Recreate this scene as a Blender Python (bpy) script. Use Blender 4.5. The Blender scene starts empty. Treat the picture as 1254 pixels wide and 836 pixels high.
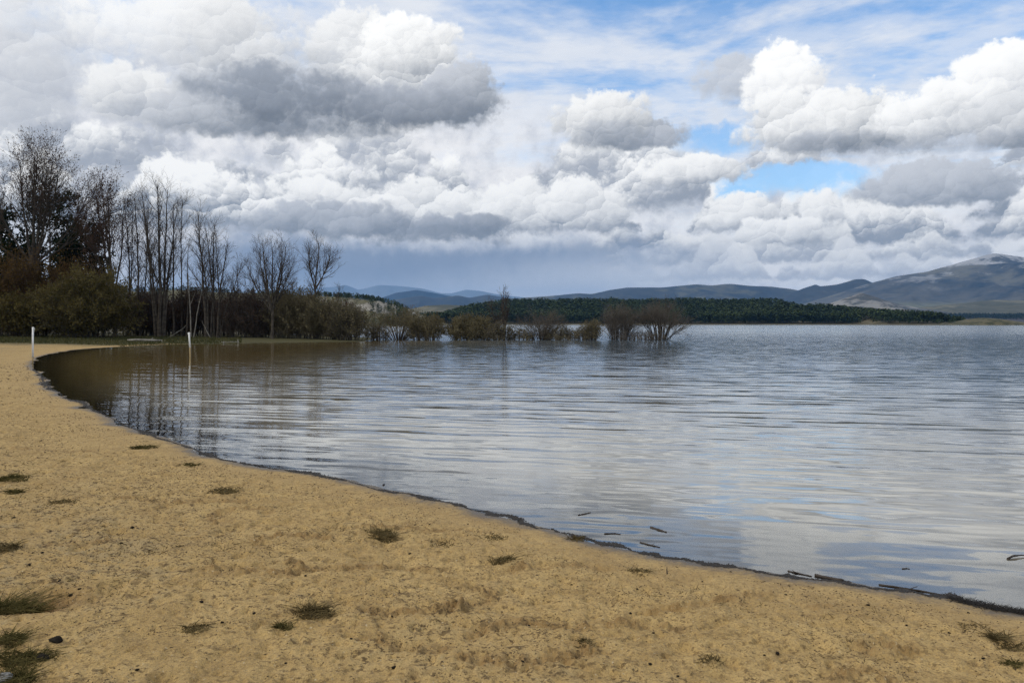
import bpy, math, random
import numpy as np
from mathutils import Vector
R = math.radians
scene = bpy.context.scene
COL = scene.collection
F = 1000.0          # focal length in photo pixels (photo is 1254 wide)
CX, HY = 627.0, 395.5   # centre column, horizon row
H = 1.9             # eye height above the lake, metres

# ------------------------------------------------------------------ camera
cam_d = bpy.data.cameras.new('camera')
cam = bpy.data.objects.new('camera', cam_d); COL.objects.link(cam)
cam_d.sensor_width = 36.0
cam_d.lens = 36.0 * F / 1254.0
cam_d.shift_y = -(418.0 - HY) / 1254.0
cam_d.clip_start = 0.1; cam_d.clip_end = 60000.0
cam.location = (0, 0, H); cam.rotation_euler = (R(90), 0, 0)
scene.camera = cam
scene.view_settings.view_transform = 'Standard'
scene.view_settings.look = 'None'
scene.view_settings.exposure = 0.0
scene.view_settings.gamma = 1.0

# ------------------------------------------------------------------ node expression helper
class NB:
    """small builder: arithmetic on sockets makes Math nodes"""
    def __init__(s, tree): s.t = tree
    def node(s, typ, **kw):
        n = s.t.nodes.new(typ)
        for k, v in kw.items(): setattr(n, k, v)
        return n
    def link(s, a, b): s.t.links.new(a, b)
    def put(s, sock, v):
        if isinstance(v, E): s.t.links.new(v.s, sock)
        elif hasattr(v, 'is_output'): s.t.links.new(v, sock)
        else: sock.default_value = v
    def m(s, op, a, b=None, c=None, clamp=False):
        n = s.node('ShaderNodeMath', operation=op); n.use_clamp = clamp
        s.put(n.inputs[0], a)
        if b is not None: s.put(n.inputs[1], b)
        if c is not None: s.put(n.inputs[2], c)
        return E(s, n.outputs[0])
    def rng(s, v, a, b, c=0.0, d=1.0, smooth=True):
        n = s.node('ShaderNodeMapRange'); n.interpolation_type = 'SMOOTHSTEP' if smooth else 'LINEAR'; n.clamp = True
        for i, q in enumerate((v, a, b, c, d)): s.put(n.inputs[i], q)
        return E(s, n.outputs[0])
    def comb(s, x, y, z=0.0):
        n = s.node('ShaderNodeCombineXYZ')
        for i, q in enumerate((x, y, z)): s.put(n.inputs[i], q)
        return E(s, n.outputs[0])
    def sep(s, v):
        n = s.node('ShaderNodeSeparateXYZ'); s.put(n.inputs[0], v)
        return [E(s, o) for o in n.outputs]
    def vm(s, op, a, b=None, sc=None):
        n = s.node('ShaderNodeVectorMath', operation=op); s.put(n.inputs[0], a)
        if b is not None: s.put(n.inputs[1], b)
        if sc is not None: s.put(n.inputs['Scale'], sc)
        return E(s, n.outputs['Value'] if op in ('DOT_PRODUCT', 'LENGTH', 'DISTANCE') else n.outputs[0])
    def mix(s, f, a, b, blend='MIX'):
        n = s.node('ShaderNodeMix', data_type='RGBA', blend_type=blend); n.clamp_factor = True
        s.put(n.inputs[0], f)
        for i, q in ((6, a), (7, b)):
            if isinstance(q, (tuple, list)): q = (q[0], q[1], q[2], 1.0)
            s.put(n.inputs[i], q)
        return E(s, n.outputs[2])
    def fmix(s, f, a, b):
        n = s.node('ShaderNodeMix', data_type='FLOAT'); n.clamp_factor = True
        for i, q in ((0, f), (2, a), (3, b)): s.put(n.inputs[i], q)
        return E(s, n.outputs[0])
    def noise(s, v, scale=1.0, detail=3.0, rough=0.5, dist=0.0, dim='3D', color=False, lac=2.0):
        n = s.node('ShaderNodeTexNoise', noise_dimensions=dim)
        s.put(n.inputs['Vector'], v)
        for k, q in (('Scale', scale), ('Detail', detail), ('Roughness', rough), ('Lacunarity', lac), ('Distortion', dist)):
            s.put(n.inputs[k], q)
        return E(s, n.outputs['Color' if color else 'Fac'])
    def voro(s, v, scale=1.0, feature='F1', smooth=0.3, rand=1.0, dim='2D', detail=0.0):
        n = s.node('ShaderNodeTexVoronoi', voronoi_dimensions=dim, feature=feature)
        s.put(n.inputs['Vector'], v); s.put(n.inputs['Scale'], scale); s.put(n.inputs['Randomness'], rand)
        s.put(n.inputs['Detail'], detail)
        if feature == 'SMOOTH_F1': s.put(n.inputs['Smoothness'], smooth)
        return n
    def ramp(s, f, stops):
        n = s.node('ShaderNodeValToRGB'); s.put(n.inputs[0], f)
        el = n.color_ramp.elements
        while len(el) > 1: el.remove(el[-1])
        for i, (p, c) in enumerate(stops):
            e = el[0] if i == 0 else el.new(p)
            e.position = p; e.color = (c[0], c[1], c[2], 1)
        return E(s, n.outputs[0])
class E:
    def __init__(s, nb, sock): s.nb = nb; s.s = sock
    def __add__(s, o): return s.nb.m('ADD', s, o)
    __radd__ = __add__
    def __mul__(s, o): return s.nb.m('MULTIPLY', s, o)
    __rmul__ = __mul__
    def __sub__(s, o): return s.nb.m('SUBTRACT', s, o)
    def __rsub__(s, o): return s.nb.m('SUBTRACT', o, s)
    def __truediv__(s, o): return s.nb.m('DIVIDE', s, o)
    def __rtruediv__(s, o): return s.nb.m('DIVIDE', o, s)
    def mad(s, a, b): return s.nb.m('MULTIPLY_ADD', s, a, b)
    def max(s, o): return s.nb.m('MAXIMUM', s, o)
    def min(s, o): return s.nb.m('MINIMUM', s, o)

scene.cycles.use_denoising = True
scene.cycles.denoiser = 'OPENIMAGEDENOISE'
scene.cycles.denoising_input_passes = 'RGB_ALBEDO_NORMAL'
scene.cycles.denoising_prefilter = 'NONE'
scene.cycles.volume_bounces = 0
scene.cycles.max_bounces = 8
# ------------------------------------------------------------------ sky and sun
SUN_EL, SUN_AZ = R(38), R(-98)     # azimuth from the view axis, negative = left
world = bpy.data.worlds.new('World'); scene.world = world; world.use_nodes = True
wt = world.node_tree; wt.nodes.clear(); nb = NB(wt)
LX, LY = -0.5, 0.85                # towards the sun as seen on the sky
K = 1 / 0.15                       # background strength is 0.15

def group(name, ins, out_type, fn):
    g = bpy.data.node_groups.new(name, 'ShaderNodeTree'); b = NB(g)
    for n, t in ins: g.interface.new_socket(n, in_out='INPUT', socket_type='NodeSocket' + t)
    g.interface.new_socket('out', in_out='OUTPUT', socket_type='NodeSocket' + out_type)
    gi = b.node('NodeGroupInput'); go = b.node('NodeGroupOutput')
    b.put(go.inputs[0], fn(b, *[E(b, gi.outputs[n]) for n, _ in ins]))
    return g
def call(g, *args):
    n = nb.node('ShaderNodeGroup'); n.node_tree = g
    for i, a in enumerate(args): nb.put(n.inputs[i], a)
    return E(nb, n.outputs[0])

def _puff(b, C, P, emb, cx, cy, irx, irt, irb, hi, lo, edge, op, lum, bias, soft):
    X, Y, lump = b.sep(P)
    u = (X - cx) * irx
    t = Y - cy
    v = t.max(0.0) * irt + t.min(0.0) * irb
    f = (0.85 - u * u - v * v) + lump * edge
    w = soft * (1.25 - v * 0.55).max(0.6)
    a = b.rng(f, 0.0, w) * op
    h = u * (LX * 0.42) + v * 0.72 + emb * lum + bias
    s = b.rng(h, -0.95, 0.90)
    return b.mix(a, C, b.mix(s, lo, hi))
PUFF = group('cloud_puff', [('C', 'Color'), ('P', 'Vector'), ('emb', 'Float')] + [(k, 'Color' if k in ('hi', 'lo') else 'Float') for k in
             ('cx', 'cy', 'irx', 'irt', 'irb', 'hi', 'lo', 'edge', 'op', 'lum', 'bias', 'soft')], 'Color', _puff)

def _belt(b, C, P, emb, az, base, ik, seed, cover, hi, lo, op, rag, lw):
    X, Y, lump = b.sep(P)
    top = b.noise(b.comb(az * ik * 0.36 + seed * 13.7, seed * 5.1, 0.0), 1.0, 1.5, 0.5, dim='2D')
    h = (Y - base) * ik
    prof = (top - cover) * 5.5
    f = prof - h.max(0.0) * 1.1 + lump * lw
    bot = b.rng(h + rag, -0.20, 0.14)
    a = b.rng(f, 0.0, 0.34) * bot * op
    s = b.rng(h * 0.75 - 0.42 + emb * 0.85 - f * 0.10, -0.62, 0.62)
    return b.mix(a, C, b.mix(s, lo, hi))
BELT = group('cloud_row', [('C', 'Color'), ('P', 'Vector'), ('emb', 'Float'), ('az', 'Float')] + [(k, 'Color' if k in ('hi', 'lo') else 'Float') for k in
             ('base', 'ik', 'seed', 'cover', 'hi', 'lo', 'op', 'rag', 'lw')], 'Color', _belt)

def grey(l):
    """the colour of cloud of one brightness: blue-grey in the shade, cream in the sun"""
    c = [np.interp(l, (0.2, 0.5, 0.9), t) for t in ((0.86, 0.93, 1.0), (0.985, 0.985, 0.995), (1.16, 1.10, 0.975))]
    l = l * np.interp(l, (0.2, 0.9), (0.92, 1.12)); return (c[0] * l * K, c[1] * l * K, c[2] * l * K, 1.0)
def sky_px(x, y):
    a = math.atan2(x - CX, F)
    return math.degrees(a), math.degrees(math.atan2(HY - y, math.hypot(F, x - CX)))

def build_sky():
    geo = nb.node('ShaderNodeTexCoord').outputs['Generated']
    dx, dy, dz = nb.sep(geo)
    az = nb.m('ARCTAN2', dx, dy) * (180 / math.pi)
    el = nb.m('ARCTAN2', dz, nb.m('SQRT', dx * dx + dy * dy)) * (180 / math.pi)
    sky = nb.node('ShaderNodeTexSky', sky_type='NISHITA'); sky.sun_disc = False
    sky.sun_elevation = SUN_EL; sky.sun_rotation = SUN_AZ
    sky.air_density = 1.0; sky.dust_density = 0.4; sky.ozone_density = 2.0
    C0 = nb.mix(1.0, E(nb, sky.outputs[0]), (0.92, 1.18, 1.36), 'MULTIPLY')
    Cblue = nb.mix(0.12, C0, (0.80 * K, 0.86 * K, 0.92 * K))
    # --- thin high sheet (all round the sky)
    iz = 1.0 / (nb.m('MAXIMUM', dz, 0.02) + 0.05)
    sh = nb.comb(dx * iz * 0.8, dy * iz * 0.95, 2.0)
    s1 = nb.noise(sh, 1.0, 6, 0.60, 0.5)
    s2 = nb.noise(nb.comb(dx * iz, dy * iz * 1.1, 9.0), 4.5, 4, 0.6)
    thin = nb.rng(s1 + (s2 - 0.5) * 0.30 - nb.rng(el, 16.5, 22.5) * nb.rng(az, -14.0, 0.0) * nb.rng(el, 30.0, 23.5) * 0.15 + nb.rng(el, 22.0, 28.0) * 0.07, 0.325, 0.57)
    thin = thin.max(nb.rng(az, 3.0, 12.0) * nb.rng(el, 21.5, 17.5) * nb.rng(s2, 0.25, 0.60) * 0.75)
    sheet = nb.mix(s2, (0.72 * K, 0.77 * K, 0.86 * K), (0.95 * K, 0.96 * K, 0.98 * K))
    C = nb.mix(thin * nb.fmix(nb.rng(az, -10.0, 12.0), 0.97, 0.88), C0, sheet)
    # --- simple broken cloud for the sides and the back of the sky
    b1 = nb.noise(nb.comb(dx * iz * 0.9, dy * iz * 0.9, 5.0), 0.9, 4, 0.55)
    back = nb.mix(nb.rng(b1, 0.40, 0.56), C, nb.mix(nb.rng(b1, 0.44, 0.72), (0.92 * K, 0.91 * K, 0.90 * K), (0.34 * K, 0.37 * K, 0.42 * K)))
    # --- shared turbulence
    wx, wy, _ = nb.sep(nb.noise(nb.comb(az, el, 0.0), 0.16, 4, 0.55, color=True))
    vx, vy, vz = nb.sep(nb.noise(nb.comb(az, el, 7.3), 0.75, 3, 0.6, color=True))
    ax = az + (wx - 0.5) * 5.0 + (vx - 0.5) * 1.5       # strongly warped
    ay = el + (wy - 0.5) * 3.2 + (vy - 0.5) * 1.3
    bx = az + (vx - 0.5) * 1.5                          # lightly warped
    by = el + (vy - 0.5) * 1.2
    # cauliflower lumps: each cell is lit like a ball from the sun side
    def balls(scale, stretch, z):
        q = nb.comb(bx * stretch + z, by + z)
        n = nb.voro(q, scale)
        off = nb.vm('SUBTRACT', q, n.outputs['Position'])
        return nb.vm('DOT_PRODUCT', off, (LX * scale, LY * scale, 0)), E(nb, n.outputs['Distance'])
    l1, d1 = balls(0.36, 0.8, 3.1)
    l2, d2 = balls(0.95, 0.85, 11.7)
    l3, d3 = balls(2.5, 0.9, 23.9)
    fine = nb.noise(nb.comb(az, el, 3.3), 1.2, 5, 0.62)
    soft = (wx + vz - 1.0)
    lump = 0.50 - (d1 * 0.42 + d2 * 0.21 + d3 * 0.07) + (fine - 0.5) * 0.85
    emb = l1 * 0.56 + l2 * 0.36 + l3 * 0.13 + (fine - 0.5) * 0.85 + soft * 0.5
    PW = nb.comb(ax, ay, lump); PL = nb.comb(bx, by, lump)
    # --- pale bank behind everything, left and centre
    bank = nb.rng(el + soft * 5.0 + nb.rng(az, -12.0, 14.0) * 6.5, 21.0, 12.5)
    bs = nb.rng(soft * 1.4 + (fine - 0.5) * 0.5 + (d1 - 0.5) * -0.5 + nb.rng(az, -22.0, -6.0) * 0.22, -0.55, 0.55)
    C = nb.mix(bank * 0.96, C, nb.mix(bs, (0.52 * K, 0.55 * K, 0.62 * K), (0.98 * K, 0.97 * K, 0.97 * K)))

    def puff(C, x, y, rx, rt, rb, hi, lo, bias=0.0, edge=1.25, op=1.0, lum=0.55, soft_e=0.46, strong=False):
        """one cloud: centre, half width, height above and below the centre in photo pixels"""
        cx, cy = sky_px(x, y); k = 0.0573 * math.cos(R(cx)) ** 2
        return call(PUFF, C, PW if strong else PL, emb, cx, cy, 1 / (rx * k), 1 / (rt * k), 1 / (rb * k), grey(hi), grey(lo), edge, op, lum, bias, soft_e)
    ragged = soft * 0.40 + (fine - 0.5) * 0.5
    def belt(C, y0, size, seed, cover, hi, lo, op=1.0, x0=None, x1=None):
        base = math.degrees(math.atan2(HY - y0, F)); k = size * 0.0573
        o = op
        if x0 is not None: o = nb.rng(az + soft * 8, sky_px(x0, 300)[0] - 3, sky_px(x0, 300)[0] + 3) * o
        if x1 is not None: o = nb.rng(az + soft * 8, sky_px(x1, 300)[0] + 3, sky_px(x1, 300)[0] - 3) * o
        return call(BELT, C, PL, emb, az, base, 1.0 / k, float(seed), cover, grey(hi), grey(lo), o, ragged, min(1.35, 0.35 + size / 45.0))
    S = dict(strong=True)
    # --- grey layer over the left side
    C = puff(C, -60, 190, 230, 210, 120, 0.74, 0.42, 0.0, 1.1, 0.95, 0.5, 0.9, **S)
    C = puff(C, 20, 60, 150, 110, 120, 0.84, 0.50, 0.0, 1.1, 0.8, 0.5, 0.9, **S)
    # --- rows of cumulus towards the horizon
    C = belt(C, 205, 56, 11, 0.46, 0.96, 0.46, 0.85)
    C = belt(C, 232, 56, 1, 0.42, 0.96, 0.44, 0.95)
    C = belt(C, 258, 46, 2, 0.38, 0.98, 0.40, 0.95, x1=830)
    C = belt(C, 250, 44, 7, 0.42, 0.92, 0.40, 1.0, x0=760)
    C = belt(C, 284, 40, 3, 0.35, 0.96, 0.36, 1.0)
    C = belt(C, 306, 28, 4, 0.33, 0.92, 0.38, 1.0, x0=720)
    C = belt(C, 324, 24, 5, 0.24, 0.90, 0.44, 0.85, x0=760)
    C = belt(C, 344, 20, 6, 0.20, 0.84, 0.50, 0.75, x0=800)
    # --- gaps of open blue
    def gap(C, x, y, rx, rt, rb, op=0.95):
        cx, cy = sky_px(x, y); k = 0.0573 * math.cos(R(cx)) ** 2
        return call(PUFF, C, PL, emb, cx, cy, 1 / (rx * k), 1 / (rt * k), 1 / (rb * k), Cblue, Cblue, 1.25, op, 0.0, 0.0, 0.8)
    for g in ((975, 218, 120, 22, 30), (885, 170, 70, 26, 22), (905, 240, 40, 14, 14)): C = gap(C, *g)
    # --- cumulus heads of the middle row
    for (x, y, rx, rt, rb) in ((400, 258, 80, 40, 16), (520, 262, 90, 44, 14), (640, 268, 70, 48, 14), (715, 262, 62, 48, 16),
                               (905, 268, 64, 34, 18), (850, 214, 70, 24, 14), (1003, 266, 30, 40, 22), (960, 290, 70, 26, 14)):
        C = puff(C, x, y, rx, rt, rb, 0.96, 0.36, 0.12)
    C = puff(C, 1150, 236, 110, 50, 20, 0.66, 0.33, 0.0)
    C = puff(C, 1265, 250, 30, 40, 22, 0.95, 0.5, 0.2)
    # ---- low part: rain band over the horizon
    lowb = nb.rng(el + soft * 1.3, 6.6, 4.6) * nb.rng(az + soft * 6, 19.0, 4.0) * nb.rng(az + soft * 6, -30.0, -16.0)
    rain = nb.mix(nb.rng(el + nb.rng(az + soft * 5, -10.0, 6.0) * -1.9 + (wx - 0.5) * 1.2, 3.9, 0.9), (0.245 * K, 0.31 * K, 0.43 * K), (0.56 * K, 0.61 * K, 0.70 * K))
    L = nb.mix(lowb * 0.93, C, rain)
    L = nb.mix(nb.rng(el + soft * 0.5, 2.6, 0.6) * 0.75, L, nb.mix(nb.rng(az, -16.0, 4.0), (0.33 * K, 0.39 * K, 0.53 * K), (0.72 * K, 0.75 * K, 0.80 * K)))
    L = puff(L, 540, 288, 110, 26, 16, 0.50, 0.24, -0.3, 1.3, 0.85, 0.5, 0.7, **S)
    L = puff(L, 400, 280, 130, 36, 16, 0.62, 0.26, -0.2, 1.3, 0.9, 0.5, 0.7, **S)
    # ---- high part, right
    Rr = puff(C, 790, 168, 62, 24, 16, 0.62, 0.34, -0.1)
    Rr = puff(Rr, 740, 156, 70, 46, 24, 0.94, 0.30, 0.0)
    Rr = puff(Rr, 750, 172, 66, 24, 14, 0.60, 0.24, -0.2, 1.3, 0.9, 0.35, 1.2)
    Rr = puff(Rr, 900, 105, 62, 34, 26, 0.70, 0.46, 0.0, 1.3, 0.85, 0.5, 0.7, **S)
    Rr = puff(Rr, 960, 110, 54, 56, 44, 1.00, 0.52, 0.3)
    Rr = puff(Rr, 985, 158, 104, 54, 30, 0.98, 0.30, 0.1)
    Rr = puff(Rr, 1060, 162, 74, 50, 28, 0.95, 0.26, 0.0)
    Rr = puff(Rr, 1225, 95, 70, 50, 50, 1.0, 0.50, 0.35)
    Rr = puff(Rr, 1160, 148, 100, 60, 36, 1.0, 0.36, 0.15)
    Rr = puff(Rr, 1245, 160, 80, 56, 28, 0.84, 0.30, -0.05)
    Rr = puff(Rr, 1010, 178, 90, 20, 14, 0.62, 0.22, -0.2, 1.3, 0.9, 0.35, 1.2)
    Rr = puff(Rr, 1190, 178, 110, 22, 14, 0.66, 0.26, -0.2, 1.3, 0.9, 0.35, 1.2)
    # ---- high part, left: the great cloud
    Ll = puff(C, 215, 40, 150, 60, 70, 0.95, 0.60, 0.2, 1.3, 0.9, 0.5, 0.8, **S)
    Ll = puff(Ll, 320, 150, 190, 40, 18, 0.60, 0.22, -0.1, 1.3, 1.0, 0.45, 0.9, **S)
    Ll = puff(Ll, 440, 66, 70, 54, 70, 0.92, 0.40, 0.1, op=0.9, soft_e=0.5)
    Ll = puff(Ll, 495, 80, 80, 62, 66, 1.0, 0.30, 0.12)
    Ll = puff(Ll, 562, 122, 62, 44, 36, 0.66, 0.26, -0.05)
    Ll = puff(Ll, 300, 80, 115, 84, 70, 0.86, 0.34, 0.05, 1.3, 0.95, 0.5, 0.9, **S)
    Ll = puff(Ll, 160, 120, 70, 50, 40, 0.90, 0.42, 0.15, 1.3, 0.95, 0.55, 0.6, **S)
    Ll = puff(Ll, 480, 140, 140, 44, 24, 0.54, 0.17, -0.15, 1.3, 1.0, 0.35, 0.9)
    Ll = puff(Ll, 335, 134, 140, 60, 30, 0.44, 0.155, -0.1, 1.3, 1.0, 0.35, 0.9)
    Ll = puff(Ll, 225, 148, 90, 40, 20, 0.70, 0.25, 0.0, 1.3, 0.95, 0.45, 1.0)

    def bgnode(c):
        b = nb.node('ShaderNodeBackground'); nb.put(b.inputs[0], c if isinstance(c, E) else (c[0] * K, c[1] * K, c[2] * K, 1)); b.inputs[1].default_value = 0.15
        return b.outputs[0]
    def msh(f, a, b):
        n = nb.node('ShaderNodeMixShader'); nb.put(n.inputs[0], f); nb.link(a, n.inputs[1]); nb.link(b, n.inputs[2]); return n.outputs[0]
    # one sky in pieces, so that only the clouds near a direction are worked out
    high = msh(nb.m('GREATER_THAN', az, 2.2), bgnode(Ll), bgnode(Rr))
    front = msh(nb.m('GREATER_THAN', el, 10.3), bgnode(L), high)
    ang = nb.m('ABSOLUTE', az)
    full = msh(nb.m('MAXIMUM', nb.rng(ang, 46.0, 60.0), nb.rng(el, 26.0, 34.0)), front, bgnode(back))
    sky_ = msh(nb.m('GREATER_THAN', el, -0.4), bgnode((0.40, 0.44, 0.50)), full)
    out = nb.node('ShaderNodeOutputWorld'); nb.link(sky_, out.inputs[0])
build_sky()
world.cycles.sampling_method = 'MANUAL'
world.cycles.sample_map_resolution = 512

sun_d = bpy.data.lights.new('sun', 'SUN'); sun = bpy.data.objects.new('sun', sun_d); COL.objects.link(sun)
sun_d.energy = 1.5; sun_d.angle = R(10); sun_d.color = (1.0, 0.94, 0.84)
sv = Vector((math.sin(SUN_AZ) * math.cos(SUN_EL), math.cos(SUN_AZ) * math.cos(SUN_EL), math.sin(SUN_EL)))
sun.rotation_euler = sv.to_track_quat('Z', 'Y').to_euler()
# ------------------------------------------------------------------ numpy helpers
rs = np.random.RandomState(7)
_perm = rs.permutation(4096); _val = rs.rand(4096)
def vnoise(x, y, seed=0):
    """smooth value noise, 0..1"""
    xi = np.floor(x).astype(np.int64); yi = np.floor(y).astype(np.int64)
    fx = x - xi; fy = y - yi
    fx = fx * fx * fx * (fx * (fx * 6 - 15) + 10); fy = fy * fy * fy * (fy * (fy * 6 - 15) + 10)
    def h(a, b): return _val[_perm[(_perm[(a + seed * 131) & 4095] + b) & 4095]]
    a = h(xi, yi); b = h(xi + 1, yi); c = h(xi, yi + 1); d = h(xi + 1, yi + 1)
    return (a + (b - a) * fx) * (1 - fy) + (c + (d - c) * fx) * fy
def fbm(x, y, oct=4, seed=0, gain=0.5):
    s = np.zeros_like(x, dtype=float); a = 1.0; n = 0.0
    for i in range(oct):
        s += a * vnoise(x, y, seed + i * 17); n += a; a *= gain
        x, y = x * 1.62 - y * 1.18 + 3.1, x * 1.18 + y * 1.62 - 1.7
    return s / n
def smooth(a, b, x):
    t = np.clip((x - a) / (b - a), 0, 1); return t * t * (3 - 2 * t)

def mesh_np(name, verts, faces, smooth_shade=True, attrs=None):
    """verts (N,3); faces (M,3) or (M,4)"""
    me = bpy.data.meshes.new(name); verts = np.asarray(verts, np.float32); faces = np.asarray(faces, np.int32)
    k = faces.shape[1]
    me.vertices.add(len(verts)); me.vertices.foreach_set('co', verts.ravel())
    me.loops.add(faces.size); me.loops.foreach_set('vertex_index', faces.ravel())
    me.polygons.add(len(faces)); me.polygons.foreach_set('loop_start', np.arange(0, faces.size, k, dtype=np.int32))
    me.polygons.foreach_set('use_smooth', np.full(len(faces), bool(smooth_shade)))
    for n, v in (attrs or {}).items():
        a = me.attributes.new(n, 'FLOAT', 'POINT'); a.data.foreach_set('value', np.asarray(v, np.float32))
    me.update(calc_edges=True)
    return me
def obj(name, me, mat=None, parent=None, loc=None):
    o = bpy.data.objects.new(name, me); COL.objects.link(o)
    if me is not None and mat is not None and not me.materials: me.materials.append(mat)
    if parent is not None: o.parent = parent
    if loc is not None: o.location = loc
    return o
def tag(o, label=None, cat=None, group=None, kind=None):
    for k, v in (('label', label), ('category', cat), ('group', group), ('kind', kind)):
        if v: o[k] = v
    return o
def thing(name, label, cat, loc=(0, 0, 0), group=None):
    o = bpy.data.objects.new(name, None); COL.objects.link(o); o.location = loc; o.empty_display_size = 0.3
    return tag(o, label, cat, group)
def grid_faces(nr, nc):
    i = np.arange(nr - 1)[:, None] * nc + np.arange(nc - 1)[None, :]
    return np.stack([i, i + 1, i + nc + 1, i + nc], -1).reshape(-1, 4)
def mat(name):
    m = bpy.data.materials.new(name); m.use_nodes = True; m.node_tree.nodes.clear(); return m, NB(m.node_tree)
def finish(b, shader):
    o = b.node('ShaderNodeOutputMaterial'); b.link(shader, o.inputs[0])
def princ(b, color, rough=0.8, normal=None, spec=0.3, trans=None):
    n = b.node('ShaderNodeBsdfPrincipled')
    b.put(n.inputs['Base Color'], color if isinstance(color, E) else (color[0], color[1], color[2], 1)); b.put(n.inputs['Roughness'], rough)
    b.put(n.inputs['Specular IOR Level'], spec)
    if normal is not None: b.put(n.inputs['Normal'], normal)
    return n.outputs[0]
def bump(b, h, dist=1.0, strength=1.0):
    n = b.node('ShaderNodeBump'); n.inputs['Strength'].default_value = strength; n.inputs['Distance'].default_value = dist
    b.put(n.inputs['Height'], h); return n.outputs[0]
def attr(b, name):
    n = b.node('ShaderNodeAttribute', attribute_name=name); return E(b, n.outputs['Fac'])
def pos(b): return b.node('ShaderNodeNewGeometry').outputs['Position']

# ------------------------------------------------------------------ shoreline
def wpt(px, py, z=0.0):
    d = (H - z) * F / (py - HY); return ((px - CX) * d / F, d)
shore_px = [(1254, 747), (1212, 740), (1170, 731), (1135, 727), (1100, 721), (1065, 718), (1030, 711), (995, 708), (960, 704), (930, 700), (900, 694), (865, 690), (830, 683),
            (795, 677), (760, 667), (730, 662), (700, 654), (660, 644), (620, 631), (590, 625), (560, 616), (530, 611), (500, 604), (465, 599), (430, 589), (400, 584), (370, 577),
            (335, 573), (300, 566), (275, 562), (250, 554), (230, 548), (210, 540), (190, 535), (170, 526), (150, 519), (130, 509), (112, 502), (100, 493),
            (82, 487), (70, 479), (58, 471), (52, 461), (44, 452), (40, 445), (46, 438), (62, 433), (88, 428.8), (115, 426.3), (145, 424.6), (200, 421.8), (255, 420.8), (292, 420.2), (335, 419.4),
            (390, 418.8), (445, 418.0), (463, 414)]
land = [(60, -12), (24, -3), (9.5, 2.2)] + [wpt(*p) for p in shore_px] + [(-34, 140), (-60, 300), (-104, 500), (-620, 560), (-620, -60), (60, -60)]
land = np.array(land, float)
def signed(x, y):
    """distance from the water's edge in metres, positive on land"""
    shp = x.shape; x = x.ravel(); y = y.ravel()
    best = np.full(x.shape, 1e18); ins = np.zeros(x.shape, bool)
    n = len(land)
    for i in range(n):
        ax, ay = land[i]; bx, by = land[(i + 1) % n]
        ex, ey = bx - ax, by - ay
        t = np.clip(((x - ax) * ex + (y - ay) * ey) / (ex * ex + ey * ey), 0, 1)
        best = np.minimum(best, (x - ax - t * ex) ** 2 + (y - ay - t * ey) ** 2)
        if ay != by: ins ^= ((ay > y) != (by > y)) & (x < (bx - ax) * (y - ay) / (by - ay) + ax)
    s = np.sqrt(best); return np.where(ins, s, -s).reshape(shp)
def base_h(s):
    return np.where(s > 0, 0.42 * (1 - np.exp(-np.maximum(s, 0) * 0.085)) + 0.004 * np.maximum(s, 0).clip(0, 60), -2.6 * (1 - np.exp(np.minimum(s, 0) * 0.055)))
def ground_at(px, py):
    z = 0.0
    for _ in range(6):
        x, y = wpt(px, py, z); z = float(base_h(signed(np.array([x]), np.array([y])))[0])
    return x, y, z
def m_per_px(y): return y / F

# ------------------------------------------------------------------ beach: fine polar height field round the viewer
def arcs():
    """hoof and heel scuffs seen in the sand, as curves in photo pixels"""
    c = []
    def ell(cx, cy, rx, ry, a0, a1, w):
        c.append(([(cx + rx * math.cos(R(a)), cy + ry * math.sin(R(a))) for a in np.linspace(a0, a1, 14)], w))
    ell(540, 730, 62, 14, -60, 80, .05); ell(500, 742, 60, 9, 20, 150, .05); ell(640, 795, 78, 14, -20, 150, .06); ell(640, 780, 60, 16, 200, 320, .05)
    ell(530, 778, 70, 14, 80, 170, .05); ell(300, 632, 40, 9, 150, 330, .05); ell(360, 663, 46, 8, 180, 330, .05); ell(420, 690, 60, 8, 90, 200, .05)
    ell(455, 700, 90, 6, 180, 350, .04); ell(690, 700, 60, 6, 180, 350, .05); ell(1085, 795, 26, 5, 160, 380, .05); ell(1055, 825, 28, 6, 180, 360, .05)
    c.append(([(255, 697), (290, 699), (320, 701), (360, 703)], .07)); c.append(([(60, 664), (100, 663), (130, 660)], .05)); c.append(([(440, 645), (520, 648), (590, 652)], .03))
    c.append(([(800, 752), (840, 745), (890, 734), (945, 727)], .05)); c.append(([(0, 548), (60, 550), (130, 553)], .06)); c.append(([(150, 610), (230, 616), (300, 615)], .05))
    c.append(([(420, 613), (500, 619), (580, 630)], .03)); c.append(([(1000, 745), (1060, 738), (1130, 733)], .04)); c.append(([(700, 770), (760, 764), (830, 768)], .05))
    return c
nr, nc = 820, 940
rr = np.exp(np.linspace(math.log(1.2), math.log(125), nr)); aa = np.linspace(R(-58), R(52), nc)
rg, ag = np.meshgrid(rr, aa, indexing='ij'); gx = rg * np.sin(ag); gy = rg * np.cos(ag)
sd = signed(gx, gy)
wob = (fbm(gx * 1.1, gy * 1.1, 3, 5) - 0.5) * 0.36 * np.clip(rg / 12, 0.25, 1.6)     # small bays along the edge
gz = base_h(sd + wob); beach_sd0 = sd + wob
dry = smooth(0.0, 0.8, sd + wob)
near = 1 - smooth(25, 60, rg)
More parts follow.
